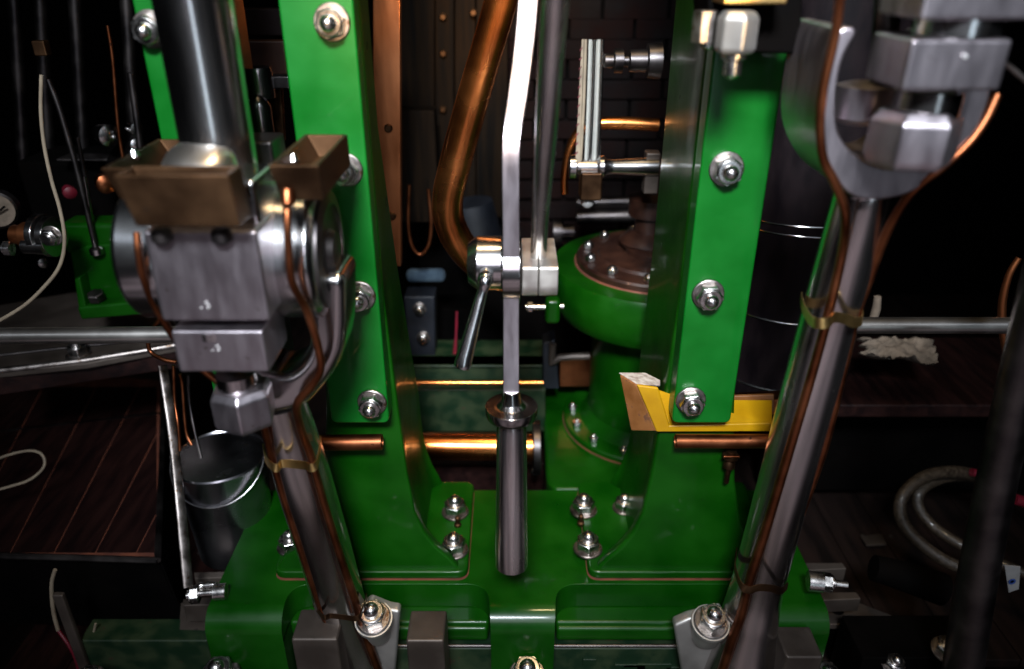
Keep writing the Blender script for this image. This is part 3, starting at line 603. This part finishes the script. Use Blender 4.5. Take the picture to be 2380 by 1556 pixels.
tube('dark_bar', [P(2070,-60,.78), P(2060,60,.78), P(2050,230,.78)], W(30,P(2060,60,.78)), SDARK, xr, n=20)  # upright bar in dark steel
ln = pxtube('oil_line', [(2300,110,.72),(2340,150,.72),(2400,200,.72)], 6, WASH, n=12, sub=2); tag(ln, 'thin bright oil line at the right edge beside the crosshead block', 'oil line')

# ---------------------------------------------------------------- bearing brackets in the pit
for (pxs, nx, ny, xn, lab, blk) in (
    ([(838,1418),(860,1400),(905,1418),(930,1422),(924,1500),(915,1600),(840,1600)], 868, 1416, 0, 'pale steel bearing bracket with a dome nut beside the left connecting rod', None),
    ([(1566,1455),(1600,1440),(1680,1420),(1690,1600),(1590,1600)], 1652, 1425, 0, 'pale steel bearing bracket with a dome nut beside the right connecting rod', None)):
    t = thing('bearing_bracket', lab, 'bracket', P(nx,1600,.84), 'bearing brackets at the bottom')
    prism('bracket_plate', [P(x,y,.852) for x,y in pxs], (0,.02,0), LIGHTP, t, .005)
    a = P(nx, ny+22, .838); lathe('stud_boss', a, (0,-.35,1), [(.022,-.05),(.024,-.012),(.029,-.008),(.029,.0)], LIGHTP, t, n=32)
    nut(a, (0,-.35,1), .0185, t, spin=.3)
for x0, x1, y0, lab in ((950,1036,1490,'square grey bearing block left of the centre spine'),(690,795,1487,'grey bearing block behind the foot of the left connecting rod'),(1815,1900,1528,'low grey bearing block at the foot of the right connecting rod')):
    b_ = vblock('bearing_block', x0, x1, y0, 1640, .80, .86, GREY, None, .004); tag(b_, lab, 'bearing block', 'bearing blocks in the pit')

# ---------------------------------------------------------------- right side
dr = thing('lagged_cylinder', 'dark lagged cylinder with thin bright wire bands behind the right column', 'cylinder', P(1800,930,1.35))
c0 = P(1790, 905, 1.33); 
lathe('lagging', (c0.x, c0.y, c0.z), (0,0,1), [(.135,0),(.135,.80)], LAG, dr, n=56)
for y in (905, 748, 556, 530):
    zc = P(1790, y, 1.20).z
    bm = NB(); R_ = .1365
    a_tube(bm, [Vector((c0.x+R_*math.cos(q*math.pi/18), c0.y+R_*math.sin(q*math.pi/18), zc+.004*math.sin(q*math.pi/18+y))) for q in range(0, 37)], .0016, 8, 2)
    fin(bm, 'wire_band', STEELH, dr)
tb = prism('tray_rail', pxface([(1700,935),(1890,925),(1890,965),(1700,965)], 1.05), (0,.03,0), COPD, None); tag(tb, 'dull copper rail below the lagged cylinder behind the yellow tray', 'rail')
hr = pxtube('handrail', [(1900,757,.98),(2150,757,.98),(2372,757,.98)], 19.5, RAIL, n=36, sub=2); tag(hr, 'polished steel handrail at the right behind the connecting rod', 'handrail', 'polished handrails')
hl = pxtube('handrail', [(-60,782,.98),(200,780,.98),(430,778,.98)], 19.5, RAIL, n=36, sub=2); tag(hl, 'polished steel handrail at the left behind the crosshead', 'handrail', 'polished handrails')
dt = pxtube('steel_post', [(2440,560,.80),(2385,800,.80),(2310,1150,.80),(2262,1400,.80),(2225,1640,.80)], 42, SDARK, n=36, sub=3); tag(dt, 'dark steel tube slanting through the lower right corner', 'post')
dt2 = pxtube('steel_post', [(2372,700,.84),(2378,760,.84),(2388,830,.84)], 14, BLACK, n=16, sub=2); tag(dt2, 'black post end holding the right handrail', 'post')
sh = box('shelf', P(2150,870,1.42), (.75,.30,.03), WOOD, None, .004); tag(sh, 'dark shelf under the white glove at the right', 'shelf')
sh2 = box('cabinet', P(2170,1000,1.44), (.75,.06,.30), BLACK, None, .004); tag(sh2, 'black cabinet front beneath the shelf at the right', 'cabinet')
# glove
from mathutils import noise
bm = NB(); NU, NV = 40, 16; lay = []
for side in (0, 1):
    rows = []
    for j in range(NV+1):
        v = j/NV; row = []
        for i in range(NU+1):
            u = i/NU
            x0_, x1_ = 1996+26*abs(math.sin(v*7.5)), 2168+12*v
            x = x0_+(x1_-x0_)*u; y = 786+v*(36+u*20+4*math.sin(u*9))
            p = P(x, y, 1.33-.07*v)
            h = noise.noise(Vector((u*7, v*5, .3)))*.012+noise.noise(Vector((u*18, v*11, 2)))*.006
            p += Vector((0, -.4*h, h)) if side == 0 else Vector((0, .012, -.012))
            row.append(bm.verts.new(p))
        rows.append(row)
    lay.append(rows)
    for j in range(NV):
        for i in range(NU): bm.faces.new((rows[j][i], rows[j][i+1], rows[j+1][i+1], rows[j+1][i]))
T, B = lay
for j in range(NV):
    for i in (0, NU): bm.faces.new((T[j][i], T[j+1][i], B[j+1][i], B[j][i]))
for i in range(NU):
    for j in (0, NV): bm.faces.new((T[j][i], T[j][i+1], B[j][i+1], B[j][i]))
glove = fin(bm, 'work_glove', CLOTH, None, 0, sharp=80); tag(glove, 'crumpled dirty white glove lying under the right handrail', 'glove')
g2 = pxtube('rag_roll', [(2040,690,1.25),(2036,720,1.25),(2028,745,1.25)], [8,10,9], CLOTH, n=12); tag(g2, 'rolled dirty cloth standing above the right handrail', 'cloth')
cpb = pxtube('copper_pipe', [(2368,600,1.1),(2345,640,1.1),(2330,700,1.1),(2330,760,1.1),(2340,830,1.1),(2352,900,1.1)], [7,8,9,9,8,7], COPS, n=14); tag(cpb, 'bowed copper pipe crossing behind the right handrail', 'pipe')
hz = [(2330,1135,1.25),(2290,1112,1.25),(2220,1097,1.23),(2150,1108,1.2),(2100,1150,1.17),(2093,1200,1.15),(2125,1250,1.13),(2190,1300,1.1),(2280,1340,1.07)]
h1_ = pxtube('rubber_hose', hz, 14, HOSE, n=20); tag(h1_, 'outer loop of braided hose on the floor at the right', 'hose')
hz2 = [(2300,1125,1.28),(2250,1108,1.27),(2190,1112,1.25),(2140,1140,1.22),(2135,1180,1.2),(2170,1225,1.17),(2230,1265,1.13),(2300,1300,1.1),(2400,1340,1.05)]
h2_ = pxtube('rubber_hose', hz2, 12.5, HOSE, n=20); tag(h2_, 'inner loop of braided hose running off the right edge', 'hose')
rc1 = pxtube('red_connector', [(2258,1098,1.22),(2280,1102,1.22),(2300,1108,1.22)], 9, RED, n=14); tag(rc1, 'red coupling on the hose beside the slanting tube', 'coupling')
rc2 = pxtube('red_connector', [(2356,1160,1.05),(2400,1172,1.05)], 13, RED, n=14); tag(rc2, 'red coupling at the right edge behind the slanting tube', 'coupling')
lb = thing('hose_label', 'small white tag with blue print at the right edge', 'tag', P(2340,1370,.95))
prism('tag_sheet', pxface([(2335,1315),(2372,1318),(2368,1370),(2345,1378)], .95), (0,.002,0), WHITE, lb, 0)
lathe('blue_mark', P(2352,1352,.9485), (0,-1,0), [(.006,0),(.006,.0008),(.0035,.0008),(.0035,0)], INK, lb, n=20)
fp = thing('floor_boards', 'dark oily floor boards at the right beyond the bedplate', 'floor boards', (.9, 1.3, -1.2))
for i in range(9):
    x = .50+i*.11; box('board', (x+.053, 1.62, -1.165), (.107, 1.3, .02), FLOORM, fp, .002)
for x, y in ((2005,1245),(2040,1246),(2070,1247),(2110,1248)): 
    p = PZ(x, y, -1.154); lathe('board_screw', p, (0,0,1), [(.004,0),(.004,.001),(.002,.0015)], WASH, fp, n=12)
# clamp blocks on the steel plate, right
cb = thing('clamp_blocks', 'grey steel clamp blocks and screw on a plate right of the bedplate', 'clamp', P(1970,1450,.95))
def slab(name, pxs, z, th, m, par, bevel=.002): return prism(name, [PZ(x, y, z) for x, y in pxs], (0,0,-th), m, par, bevel)
slab('plate', [(1880,1400),(2000,1402),(2120,1448),(1930,1452)], -1.06, .012, GREY, cb)
slab('upper_block', [(1872,1308),(1958,1308),(1968,1322),(1882,1326)], -1.0, .03, GREY, cb)
slab('lower_block', [(1905,1376),(1990,1376),(2002,1392),(1915,1396)], -1.0, .03, GREY, cb)
a = P(1893,1352,.90); lathe('screw', a, (1,-.15,0), [(.004,-.01),(.016,-.01),(.016,.012),(.011,.013),(.011,.02),(.006,.021),(.006,.05)], NUT, cb, n=24)
nut(P(1908,1352,.90), (1,-.2,0), .013, cb, dome=False, washer=False)
lathe('plate_hole', PZ(1945,1418,-1.0585), (0,0,1), [(.012,0),(.012,.001)], BLACK, cb, n=24)
bk = slab('brown_floor_plate', [(2000,1245),(2050,1240),(2062,1265),(2015,1268)], -1.14, .004, GREY, None); tag(bk, 'small square metal plate on the dark floor boards', 'plate')
rc_ = pxtube('round_casing', [(2030,1320,1.0),(2100,1340,.99),(2190,1370,.98)], [30,34,38], BLACK, n=28); tag(rc_, 'black round casing on the floor at the lower right', 'casing')
for x, y, r_, lab in ((2197,1500,.016,'dome nut on a black plate at the lower right, beside the slanting tube'),(2075,1535,.013,'small dome nut at the lower right edge, left of a larger one'),(1915,1572,.021,'large dome nut at the foot of the right bedplate leg'),(212,1566,.015,'dome nut at the lower left edge by the grey upright')):
    n_ = nut(P(x, y+12, .86), (0,-.3,1), r_); tag(n_, lab, 'nut')
bpz = vblock('black_plate', 1990, 2260, 1530, 1640, .86, .95, BLACK, None); tag(bpz, 'black bearing cap at the bottom right under the dome nuts', 'bearing cap')
bb = vblock('dark_beam', 1935, 2280, 1460, 1530, .97, 1.0, BLACK, None); tag(bb, 'black beam edge below the grey clamp plate', 'beam')

# ---------------------------------------------------------------- left side
ib = thing('steel_beam', 'long grey steel beam crossing the left side under the handrail', 'beam', P(180,860,1.3))
za_ = P(200,810,1.30).z
slab('beam_top', [(-60,790),(-60,720),(110,690),(400,640),(500,650),(440,800),(200,845),(-60,872)], za_, .012, GREY, ib)
pts = [PZ(-60,872,za_), PZ(440,800,za_), PZ(440,800,za_)-Vector((0,0,.05)), PZ(-60,872,za_)-Vector((0,0,.05))]
prism('beam_web', pts, (0,.01,0), WOOD, ib)
bm = NB(); a_tube(bm, [PZ(-60,868,za_+.002), PZ(200,838,za_+.002), PZ(440,797,za_+.002)], .006, 10, 2); fin(bm, 'edge_bead', WASH, ib)
bm = NB(); a_tube(bm, [PZ(-60,833,za_+.002), PZ(200,804,za_+.002), PZ(400,785,za_+.002)], .003, 10, 2); fin(bm, 'beam_seam', SDARK, ib)
nut(PZ(183,826,za_), (0,0,1), .016, ib, dome=False)
gb = thing('pedestal_bracket', 'green cast pedestal bracket with a dark bolt standing on the grey beam', 'bracket', P(270,745,1.36))
GYb = 1.30
prism('upright', pxface([(160,585),(205,570),(420,555),(430,700),(182,712)], GYb), (0,.05,0), GREEND if False else GREEN_DIM, gb, .006)
prism('foot', [P(178,715,GYb-.03), P(440,690,GYb-.03), P(450,722,GYb-.03), P(188,745,GYb-.03)], (0,.10,0), GREEN_DIM, gb, .005)
prism('side_rib', pxface([(172,650),(185,645),(200,715),(183,722)], GYb-.028), (0,.04,0), GREEN_DIM, gb, .003)
lathe('hex_bolt', P(227,696,GYb-.012), (0,-.3,1), [(W(19,P(227,696,GYb)),0),(W(19,P(227,696,GYb)),.014),(W(15,P(227,696,GYb)),.016)], SDARK, gb, n=6, bevel=.001)
box('upper_casting', P(250,545,1.34), (.14,.06,.06), GREEN_DIM, gb, .01)
vv = thing('valve', 'polished brown valve with round flanges at the left edge', 'valve', P(90,600,1.2))
a = P(30,545,1.2); lathe('valve_body', a, (1,-.1,-.05), [(.012,0),(.016,.002),(.016,.018),(.022,.02),(.022,.045),(.018,.047)], COPS, vv, n=32, bevel=.001)
lathe('flange', P(88,545,1.2), (1,-.1,0), [(.01,0),(W(47,a),0),(W(47,a),.012),(.01,.012)], STEEL, vv, n=40, bevel=.001)
lathe('flange', P(112,550,1.2), (1,-.1,0), [(.01,0),(W(47,a),0),(W(47,a),.012),(.01,.012)], STEEL, vv, n=40, bevel=.001)
lathe('pipe_end', P(55,572,1.18), (1,-.1,0), [(.01,0),(.013,.002),(.013,.04),(.01,.041)], STEEL, vv, n=24)
nut(P(32,578,1.18), (-1,-.1,0), .011, vv, dome=False, washer=False); nut(P(122,548,1.17), (0,-1,0), .012, vv, dome=False)
cab = pxtube('cable', [(96,175,1.1),(95,260,1.1),(103,340,1.1),(120,420,1.1),(140,490,1.1),(150,560,1.1),(138,620,1.1),(100,670,1.1),(50,715,1.1),(-30,762,1.1)], 4.2, ROPE, n=12); tag(cab, 'pale cable hanging in a curve down the left side', 'cable')
tag(box('cable_clip', P(97,112,1.12), (.018,.015,.02), BRASS, None), 'small brown clip at the top of the pale cable', 'clip')
dg = thing('pressure_gauge', 'round pressure gauge dial half cut off at the left edge', 'gauge', P(0,530,1.25))
lathe('gauge_case', P(-8,490,1.25), (.3,-1,0), [(W(44,P(0,490,1.25)),-.02),(W(44,P(0,490,1.25)),.0),(W(38,P(0,490,1.25)),.004)], SDARK, dg, n=40)
lathe('dial', P(-8,490,1.245), (.3,-1,0), [(W(38,P(0,490,1.25)),.0),(W(38,P(0,490,1.25)),.0012)], CLOTH, dg, n=40)
box('needle', P(2,488,1.238), (.020,.002,.003), BLACK, dg, 0, rot=Matrix.Rotation(-.6,3,'Y'))
for pts_, rp, m_, lab in (
    ([(112,185,1.3),(140,260,1.3),(180,400,1.3),(222,575,1.3)], 6.5, SDARK, 'slanting dark steel rod behind the pale cable'),
    ([(250,60,1.35),(262,140,1.35),(275,300,1.35),(292,400,1.35)], 4, COPD, 'thin reddish pipe right of the slanting rods at the left'),
    ([(303,170,1.3),(318,280,1.3),(332,400,1.3)], 8, SDARK, 'dark steel rod beside the far left green column'),
    ([(180,320,1.35),(205,450,1.35),(215,560,1.35)], 5, SDARK, 'second slanting dark steel rod ending at the green bracket'),
    ([(195,410,1.32),(200,440,1.32),(220,570,1.32)], 7, STEEL, 'short bright spindle rising from the green bracket')):
    o_ = pxtube('steel_rod', pts_, rp, m_, n=12); tag(o_, lab, 'rod', 'rods of the left machinery')
lathe('rod_collar', P(223,578,1.29), (0,0,1), [(.012,-.01),(.012,0),(.007,.004)], STEEL, None, n=20); tag(bpy.data.objects['rod_collar'], 'bright round collar at the foot of the slanting rod on the green bracket', 'collar')
# clutter behind (small fittings catching light)
cl_spots = [(245,313,'short bright hexagon fitting on the dark machine at the upper left',STEEL,.02),(312,300,'tiny bright ring fitting beside the dark rod at the left',STEEL,.013),(315,335,'small triangular bright fitting near the upper left rods',STEEL,.012),(243,425,'round brown knob between the left rods',COPD,.018),(288,430,'small ball fitting in the dark left background',SDARK,.014),(98,610,'small bright plug under the valve at the left edge',STEEL,.010),(160,445,'dim red cap between the slanting rods',RED,.012),(305,480,'small brass plug above the green bracket',BRASSL,.011),(325,505,'second small brass plug above the green bracket, lower one',BRASSL,.009)]
for x, y, lab, m_, r_ in cl_spots:
    a = P(x,y,1.4); o_ = lathe('pipe_fitting', a, (random.uniform(.5,1),-.6,random.uniform(-.3,.3)), [(r_*.5,-r_),(r_*.8,-r_*.8),(r_*.8,0),(r_,.002),(r_,r_*.7),(r_*.5,r_),(r_*.2,r_*1.05)], m_, None, n=20); tag(o_, lab, 'fitting')
mk = thing('background_machine', 'dark machine casing with pipes filling the left background', 'machine', P(250,560,1.6))
vblock('casing', 60, 390, 375, 560, 1.5, 1.65, BLACK, mk, .01); vblock('frame_rail', 130, 330, 370, 376, 1.45, 1.5, SDARK, mk)
for x in (30, 90, 170, 290): tube('upright_pipe', [P(x,-60,1.62), P(x+25,380,1.62)], .012, SDARK, mk, n=14)
lathe('casing_wheel', P(330,400,1.46), (0,-1,.1), [(.05,0),(.06,.01),(.06,.02),(.03,.03)], BLACK, mk, n=30)

# wooden hatch, cabinet
HZ = -.95
ht = thing('wooden_hatch', 'dark red planked wooden hatch with seams at the lower left', 'hatch', PZ(220,1100,HZ-.3))
def seamx(x0, y): return x0+(1287-y)*.515
slab('seam_sheet', [(-80,1283),(362,1296),(372,1030),(376,885),(300,878),(-80,905)], HZ-.0012, .005, SEAM, ht, 0)
lines = [-240, -100, 24, 126, 222, 317, 420]
bm = NB()
for i in range(len(lines)-1):
    a, b = lines[i], lines[i+1]; g = 1.5
    def clampx(x): return min(x, 362)
    yb, yt = 1284, 900
    # clip each plank to the hatch's right edge x<=362..372
    poly = [(a+g, yb), (b-g, yb), (seamx(b-g, yt), yt), (seamx(a+g, yt), yt)]
    def clip_x(poly, X):
        out = []
        for k in range(len(poly)):
            p, q = poly[k], poly[(k+1) % len(poly)]
            if p[0] <= X: out.append(p)
            if (p[0] <= X) != (q[0] <= X):
                t = (X-p[0])/(q[0]-p[0]); out.append((X, p[1]+(q[1]-p[1])*t))
        return out
    poly = clip_x(poly, 364)
    if len(poly) > 2: a_prism(bm, [PZ(x, y, HZ) for x, y in poly], (0,0,-.008))
fin(bm, 'planks', WOOD, ht, 0)
bm = NB(); a_tube(bm, [PZ(-80,1290,HZ-.002), PZ(140,1296,HZ-.002), PZ(366,1303,HZ-.002)], .006, 8, 1); a_tube(bm, [PZ(366,1303,HZ-.002), PZ(374,1100,HZ-.002), PZ(380,870,HZ-.002)], .006, 8, 1); fin(bm, 'edge_trim', SDARK, ht)
A_, B_, C_ = PZ(-80,1290,HZ-.012), PZ(366,1303,HZ-.012), PZ(382,865,HZ-.012)
prism('front_panel', [A_, B_, B_-Vector((-.02,0,.17)), A_-Vector((0,0,.17))], (0,.01,0), BLACK, ht, .001)
prism('side_panel', [B_+Vector((.002,0,0)), C_, C_-Vector((-.0,0,.3)), B_-Vector((-.02,0,.17))], (.004,0,0), BLACK, ht, .001)
prism('knot_ring', [PZ(x, y, HZ+.0005) for x, y in [(0,1000),(372,958),(372,962),(0,1004)]], (0,0,-.0005), SDARK, ht, 0); 
wl = pxtube('wire_loop', [(-40,1080,1.15),(20,1058,1.15),(70,1048,1.15),(98,1058,1.14),(102,1085,1.13),(70,1115,1.12),(20,1132,1.11),(-40,1148,1.10)], 3.2, ROPE, n=10); tag(wl, 'grey wire loop resting over the wooden hatch at the left edge', 'wire')
cv = pxtube('curved_bar', [(378,850,1.16),(395,960,1.12),(408,1060,1.07),(418,1160,1.02),(428,1260,.98),(438,1365,.94)], [11,11,11,11,12,12], WASH, n=16, sub=5, flat=.35); tag(cv, 'bright curved flat steel bar along the edge of the wooden hatch', 'bar')
for i, (pts_, m_) in enumerate((([(403,850,1.1),(406,930,1.09),(414,990,1.07),(418,1048,1.06)], COPD), ([(418,870,1.1),(424,900,1.1),(432,1000,1.08),(446,1035,1.07)], COPD), ([(438,872,1.1),(440,930,1.1),(452,1000,1.08),(468,1065,1.06)], SDARK))):
    o_ = pxtube('small_pipe', pts_, 4, m_, n=10); tag(o_, ['thin copper pipe dropping beside the curved bar into the bucket, nearest the hatch','thin copper pipe in the middle of the three above the bucket','thin dark pipe reaching down inside the bucket'][i], 'pipe', 'thin pipes over the bucket')
hk = pxtube('small_pipe', [(366,725,1.15),(372,740,1.15),(358,760,1.15),(345,790,1.15),(350,818,1.15),(380,836,1.14),(410,842,1.14)], 5, COPD, n=10); tag(hk, 'small curled copper pipe around the left handrail', 'pipe')
# bucket
bk_ = thing('bucket', 'dark shiny steel bucket with a thin wire handle beside the bedplate', 'bucket', P(515,1240,1.12))
b0 = P(510,1060,1.13); rb = W(104, b0)
lathe('bucket_wall', b0, (0,0,-1), [(rb*.97,.0),(rb,-.003),(rb*1.02,0),(rb*.99,.004),(rb*.86,.21),(rb*.83,.21),(rb*.965,.004)], mat('bucket_steel', (.36,.35,.38), (.52,.50,.52), metal=1, rough=.2, rough2=.35, scale=9, bump=.2), bk_, n=64)
lathe('oil_surface', b0-Vector((0,0,.055)), (0,0,1), [(rb*.93,-.003),(rb*.93,0)], RUST, bk_, n=48)
hb = [Vector((b0.x+rb*1.03*math.cos(q), b0.y-.01-rb*.85*abs(math.sin(q))*1.0, b0.z-.055*abs(math.sin(q)))) for q in [math.radians(v) for v in range(180, 361, 12)]]
tube('wire_handle', hb, .0022, STEEL, bk_, n=10, sub=2)
for q in (0, 180): lathe('handle_lug', b0+Vector((rb*1.0*math.cos(math.radians(q)),0,-.003)), (math.cos(math.radians(q)),0,0), [(.008,0),(.008,.006),(.004,.008)], SDARK, bk_, n=14)
lfb = thing('floor_boards', 'dark floor boards with small screws beneath the bucket', 'floor boards', (-.65, 1.1, -1.2))
for i in range(4): box('board', (-.92+i*.115+.05, 1.15, -1.168), (.112, .6, .02), WOOD, lfb, .002)
for x, y in ((578-120,1620-0),): pass
for x, y in ((463,1286),(482,1287),(500,1287)): 
    p = PZ(x, y, -1.157); lathe('board_screw', p, (0,0,1), [(.0045,0),(.0045,.001),(.002,.0015)], WASH, lfb, n=12)
cb2 = thing('clamp_blocks', 'grey steel clamp blocks and bright bolt left of the bedplate', 'clamp', P(460,1450,.95))
slab('plate', [(420,1400),(510,1396),(510,1468),(415,1466)], -1.06, .012, GREY, cb2)
slab('upper_block', [(450,1330),(540,1328),(536,1342),(452,1345)], -1.0, .03, GREY, cb2)
slab('lower_block', [(425,1392),(510,1386),(508,1405),(425,1408)], -1.01, .04, GREY, cb2)
nut(P(468,1380,.90), (-1,-.2,0), .013, cb2, dome=False, washer=False)
lathe('screw', P(452,1380,.90), (1,.1,0), [(.009,-.006),(.010,0),(.010,.007),(.006,.008),(.006,.03),(.013,.031),(.013,.05)], NUT, cb2, n=24)
lathe('wing_screw', P(460,1362,.91), (1,.1,0), [(.004,0),(.006,.004),(.004,.01),(.006,.016),(.004,.03)], NUT, cb2, n=16)
gl = thing('green_ledge', 'worn green masonry ledge at the bottom left', 'ledge', P(350,1560,.98))
slab('ledge_top', [(215,1462),(500,1466),(498,1500),(215,1490)], -1.10, .03, GREEND, gl)
vblock('ledge_face', 210, 500, 1490, 1640, .93, .98, GREEND, gl)
for i,(x,y) in enumerate(((330,1470),(390,1478),(450,1492))): slab('worn_patch', [(x,y),(x+50,y),(x+48,y+10),(x,y+12)], -1.0985, .002, BRASS if False else WASH, gl, .0005)
for x, y in ((400,1538),(525-10,1540)): pass
up = vblock('grey_upright', 166, 190, 1385, 1640, .92, .93, GREY, None); tag(up, 'narrow grey upright strip at the bottom left', 'strip')
cc_ = pxtube('cable', [(128,1325,.95),(120,1360,.95),(124,1420,.95),(135,1465,.95)], 4.5, ROPE, n=10); tag(cc_, 'short pale cable on the dark panel below the hatch', 'cable')
cc2 = pxtube('cable', [(135,1465,.95),(160,1500,.94),(175,1530,.94),(190,1580,.94)], 4, RED, n=10); tag(cc2, 'dark red cable tail at the bottom left', 'cable')
cc3 = pxtube('cable', [(222,1450,.95),(216,1490,.95),(222,1570,.95)], 2.5, ROPE, n=8); tag(cc3, 'thin pale wire rising above the dome nut at the bottom left', 'cable')

# ---------------------------------------------------------------- camera
cam = bpy.data.cameras.new('camera'); co = bpy.data.objects.new('camera', cam); COL.objects.link(co)
cam.sensor_width = 36; cam.lens = 36*F/2380; co.location = (0,0,0); co.rotation_euler = (math.pi/2-TH, 0, 0)
cam.clip_start = .02; cam.clip_end = 50
cam.dof.use_dof = True; cam.dof.focus_distance = 1.12; cam.dof.aperture_fstop = 2.0
S.camera = co
# ---------------------------------------------------------------- light
def area(name, loc, target, size, energy, color, sy=None, spread=180):
    l = bpy.data.lights.new(name, 'AREA'); l.size = size; l.energy = energy; l.color = color
    if sy: l.shape = 'RECTANGLE'; l.size_y = sy
    l.spread = math.radians(spread)
    o = bpy.data.objects.new(name, l); COL.objects.link(o); o.location = loc
    o.rotation_euler = (Vector(target)-Vector(loc)).to_track_quat('-Z', 'Y').to_euler()
    return o
area('window_lamp', (-.08, -.85, 1.15), (-.02, .95, -.18), .5, 20, (.84, .92, 1.0), sy=.32, spread=46)
area('front_fill', (.05, -1.7, .55), (0, .9, -.5), 1.0, 1.0, (.92, .85, 1.0), sy=.5, spread=60)  # weak fill added behind the camera for the plates
area('bounce_deck_light', (0, -1.5, 1.1), (0, -1.5, -1.5), 1.0, 24, (1.0, .86, .88), spread=100)  # added to light the unseen deck that the rods reflect
area('warm_lamp', (.10, .78, 1.5), (0.05, .95, -.9), .2, 2.4, (1.0, .72, .38), spread=50)
area('pipe_glint_left', (-.14, -.40, .30), (-.06, 1.2, .06), .07, 1.3, (1.0, .62, .28), sy=.4, spread=16)  # narrow warm light added for a highlight on the copper pipe
area('pipe_glint_right', (.42, .30, .02), (-.07, 1.17, .10), .05, .8, (1.0, .66, .30), sy=.3, spread=15)  # second narrow warm light added for the pipe's right-hand highlight
w = bpy.data.worlds.new('World'); S.world = w; w.use_nodes = True
nt = w.node_tree; bg = nt.nodes['Background']; bg.inputs[1].default_value = 1.0
def M(op, a, b=None, c=None):
    n = nt.nodes.new('ShaderNodeMath'); n.operation = op
    for i, v in enumerate((a, b, c)):
        if v is None: continue
        if isinstance(v, (int, float)): n.inputs[i].default_value = v
        else: nt.links.new(v, n.inputs[i])
    return n.outputs[0]
def SM(v, lo, hi):
    n = nt.nodes.new('ShaderNodeMapRange'); n.interpolation_type = 'SMOOTHSTEP'; n.inputs[1].default_value = lo; n.inputs[2].default_value = hi
    nt.links.new(v, n.inputs[0]); return n.outputs[0]
tc = nt.nodes.new('ShaderNodeTexCoord'); sp_ = nt.nodes.new('ShaderNodeSeparateXYZ'); nt.links.new(tc.outputs['Generated'], sp_.inputs[0])
X, Y, Z = sp_.outputs
band = M('MULTIPLY', SM(Z, .46, .49), M('SUBTRACT', 1.0, SM(Z, .62, .65)))
front = SM(M('MULTIPLY', Y, -1.0), .30, .36)
glow_gaps = SM(M('ABSOLUTE', M('SUBTRACT', M('FRACT', M('MULTIPLY', X, 3.2)), .5)), .08, .13)
glow_band = M('MULTIPLY', M('MULTIPLY', band, front), glow_gaps)  # made-up bright band, split like panes, added for reflections in the steel
tcn = nt.nodes.new('ShaderNodeTexNoise'); tcn.inputs['Scale'].default_value = 5; tcn.inputs['Detail'].default_value = 3; nt.links.new(tc.outputs['Generated'], tcn.inputs['Vector'])
clut = M('MULTIPLY', SM(tcn.outputs['Fac'], .54, .68), .05)
streak_glow = M('MULTIPLY', M('MULTIPLY', SM(X, .16, .18), M('SUBTRACT', 1.0, SM(X, .23, .25))), M('MULTIPLY', SM(Z, -.22, -.12), M('SUBTRACT', 1.0, SM(Z, .25, .35))))
streak_glow = M('MULTIPLY', M('MULTIPLY', streak_glow, front), 6.0)  # bright upright patch added to put streaks on the vertical rods
mixc = nt.nodes.new('ShaderNodeMix'); mixc.data_type = 'RGBA'; nt.links.new(glow_band, mixc.inputs[0])
cb_ = nt.nodes.new('ShaderNodeCombineColor'); nt.links.new(clut, cb_.inputs[0]); nt.links.new(M('MULTIPLY', clut, .85), cb_.inputs[1]); nt.links.new(M('MULTIPLY', clut, .8), cb_.inputs[2])
nt.links.new(cb_.outputs[0], mixc.inputs[6]); mixc.inputs[7].default_value = (.85,.98,1.15,1)
addc = nt.nodes.new('ShaderNodeMix'); addc.data_type = 'RGBA'; addc.blend_type = 'ADD'; addc.inputs[0].default_value = 1; addc.clamp_result = False
dc_ = nt.nodes.new('ShaderNodeCombineColor'); nt.links.new(M('MULTIPLY', streak_glow, .72), dc_.inputs[0]); nt.links.new(M('MULTIPLY', streak_glow, .88), dc_.inputs[1]); nt.links.new(streak_glow, dc_.inputs[2])
nt.links.new(mixc.outputs[2], addc.inputs[6]); nt.links.new(dc_.outputs[0], addc.inputs[7])
nt.links.new(addc.outputs[2], bg.inputs[0])
vs = S.view_settings; vs.view_transform = 'Standard'; vs.look = 'None'; vs.exposure = -.45; vs.gamma = 1
S.render.engine = 'CYCLES'
S.cycles.use_denoising = True
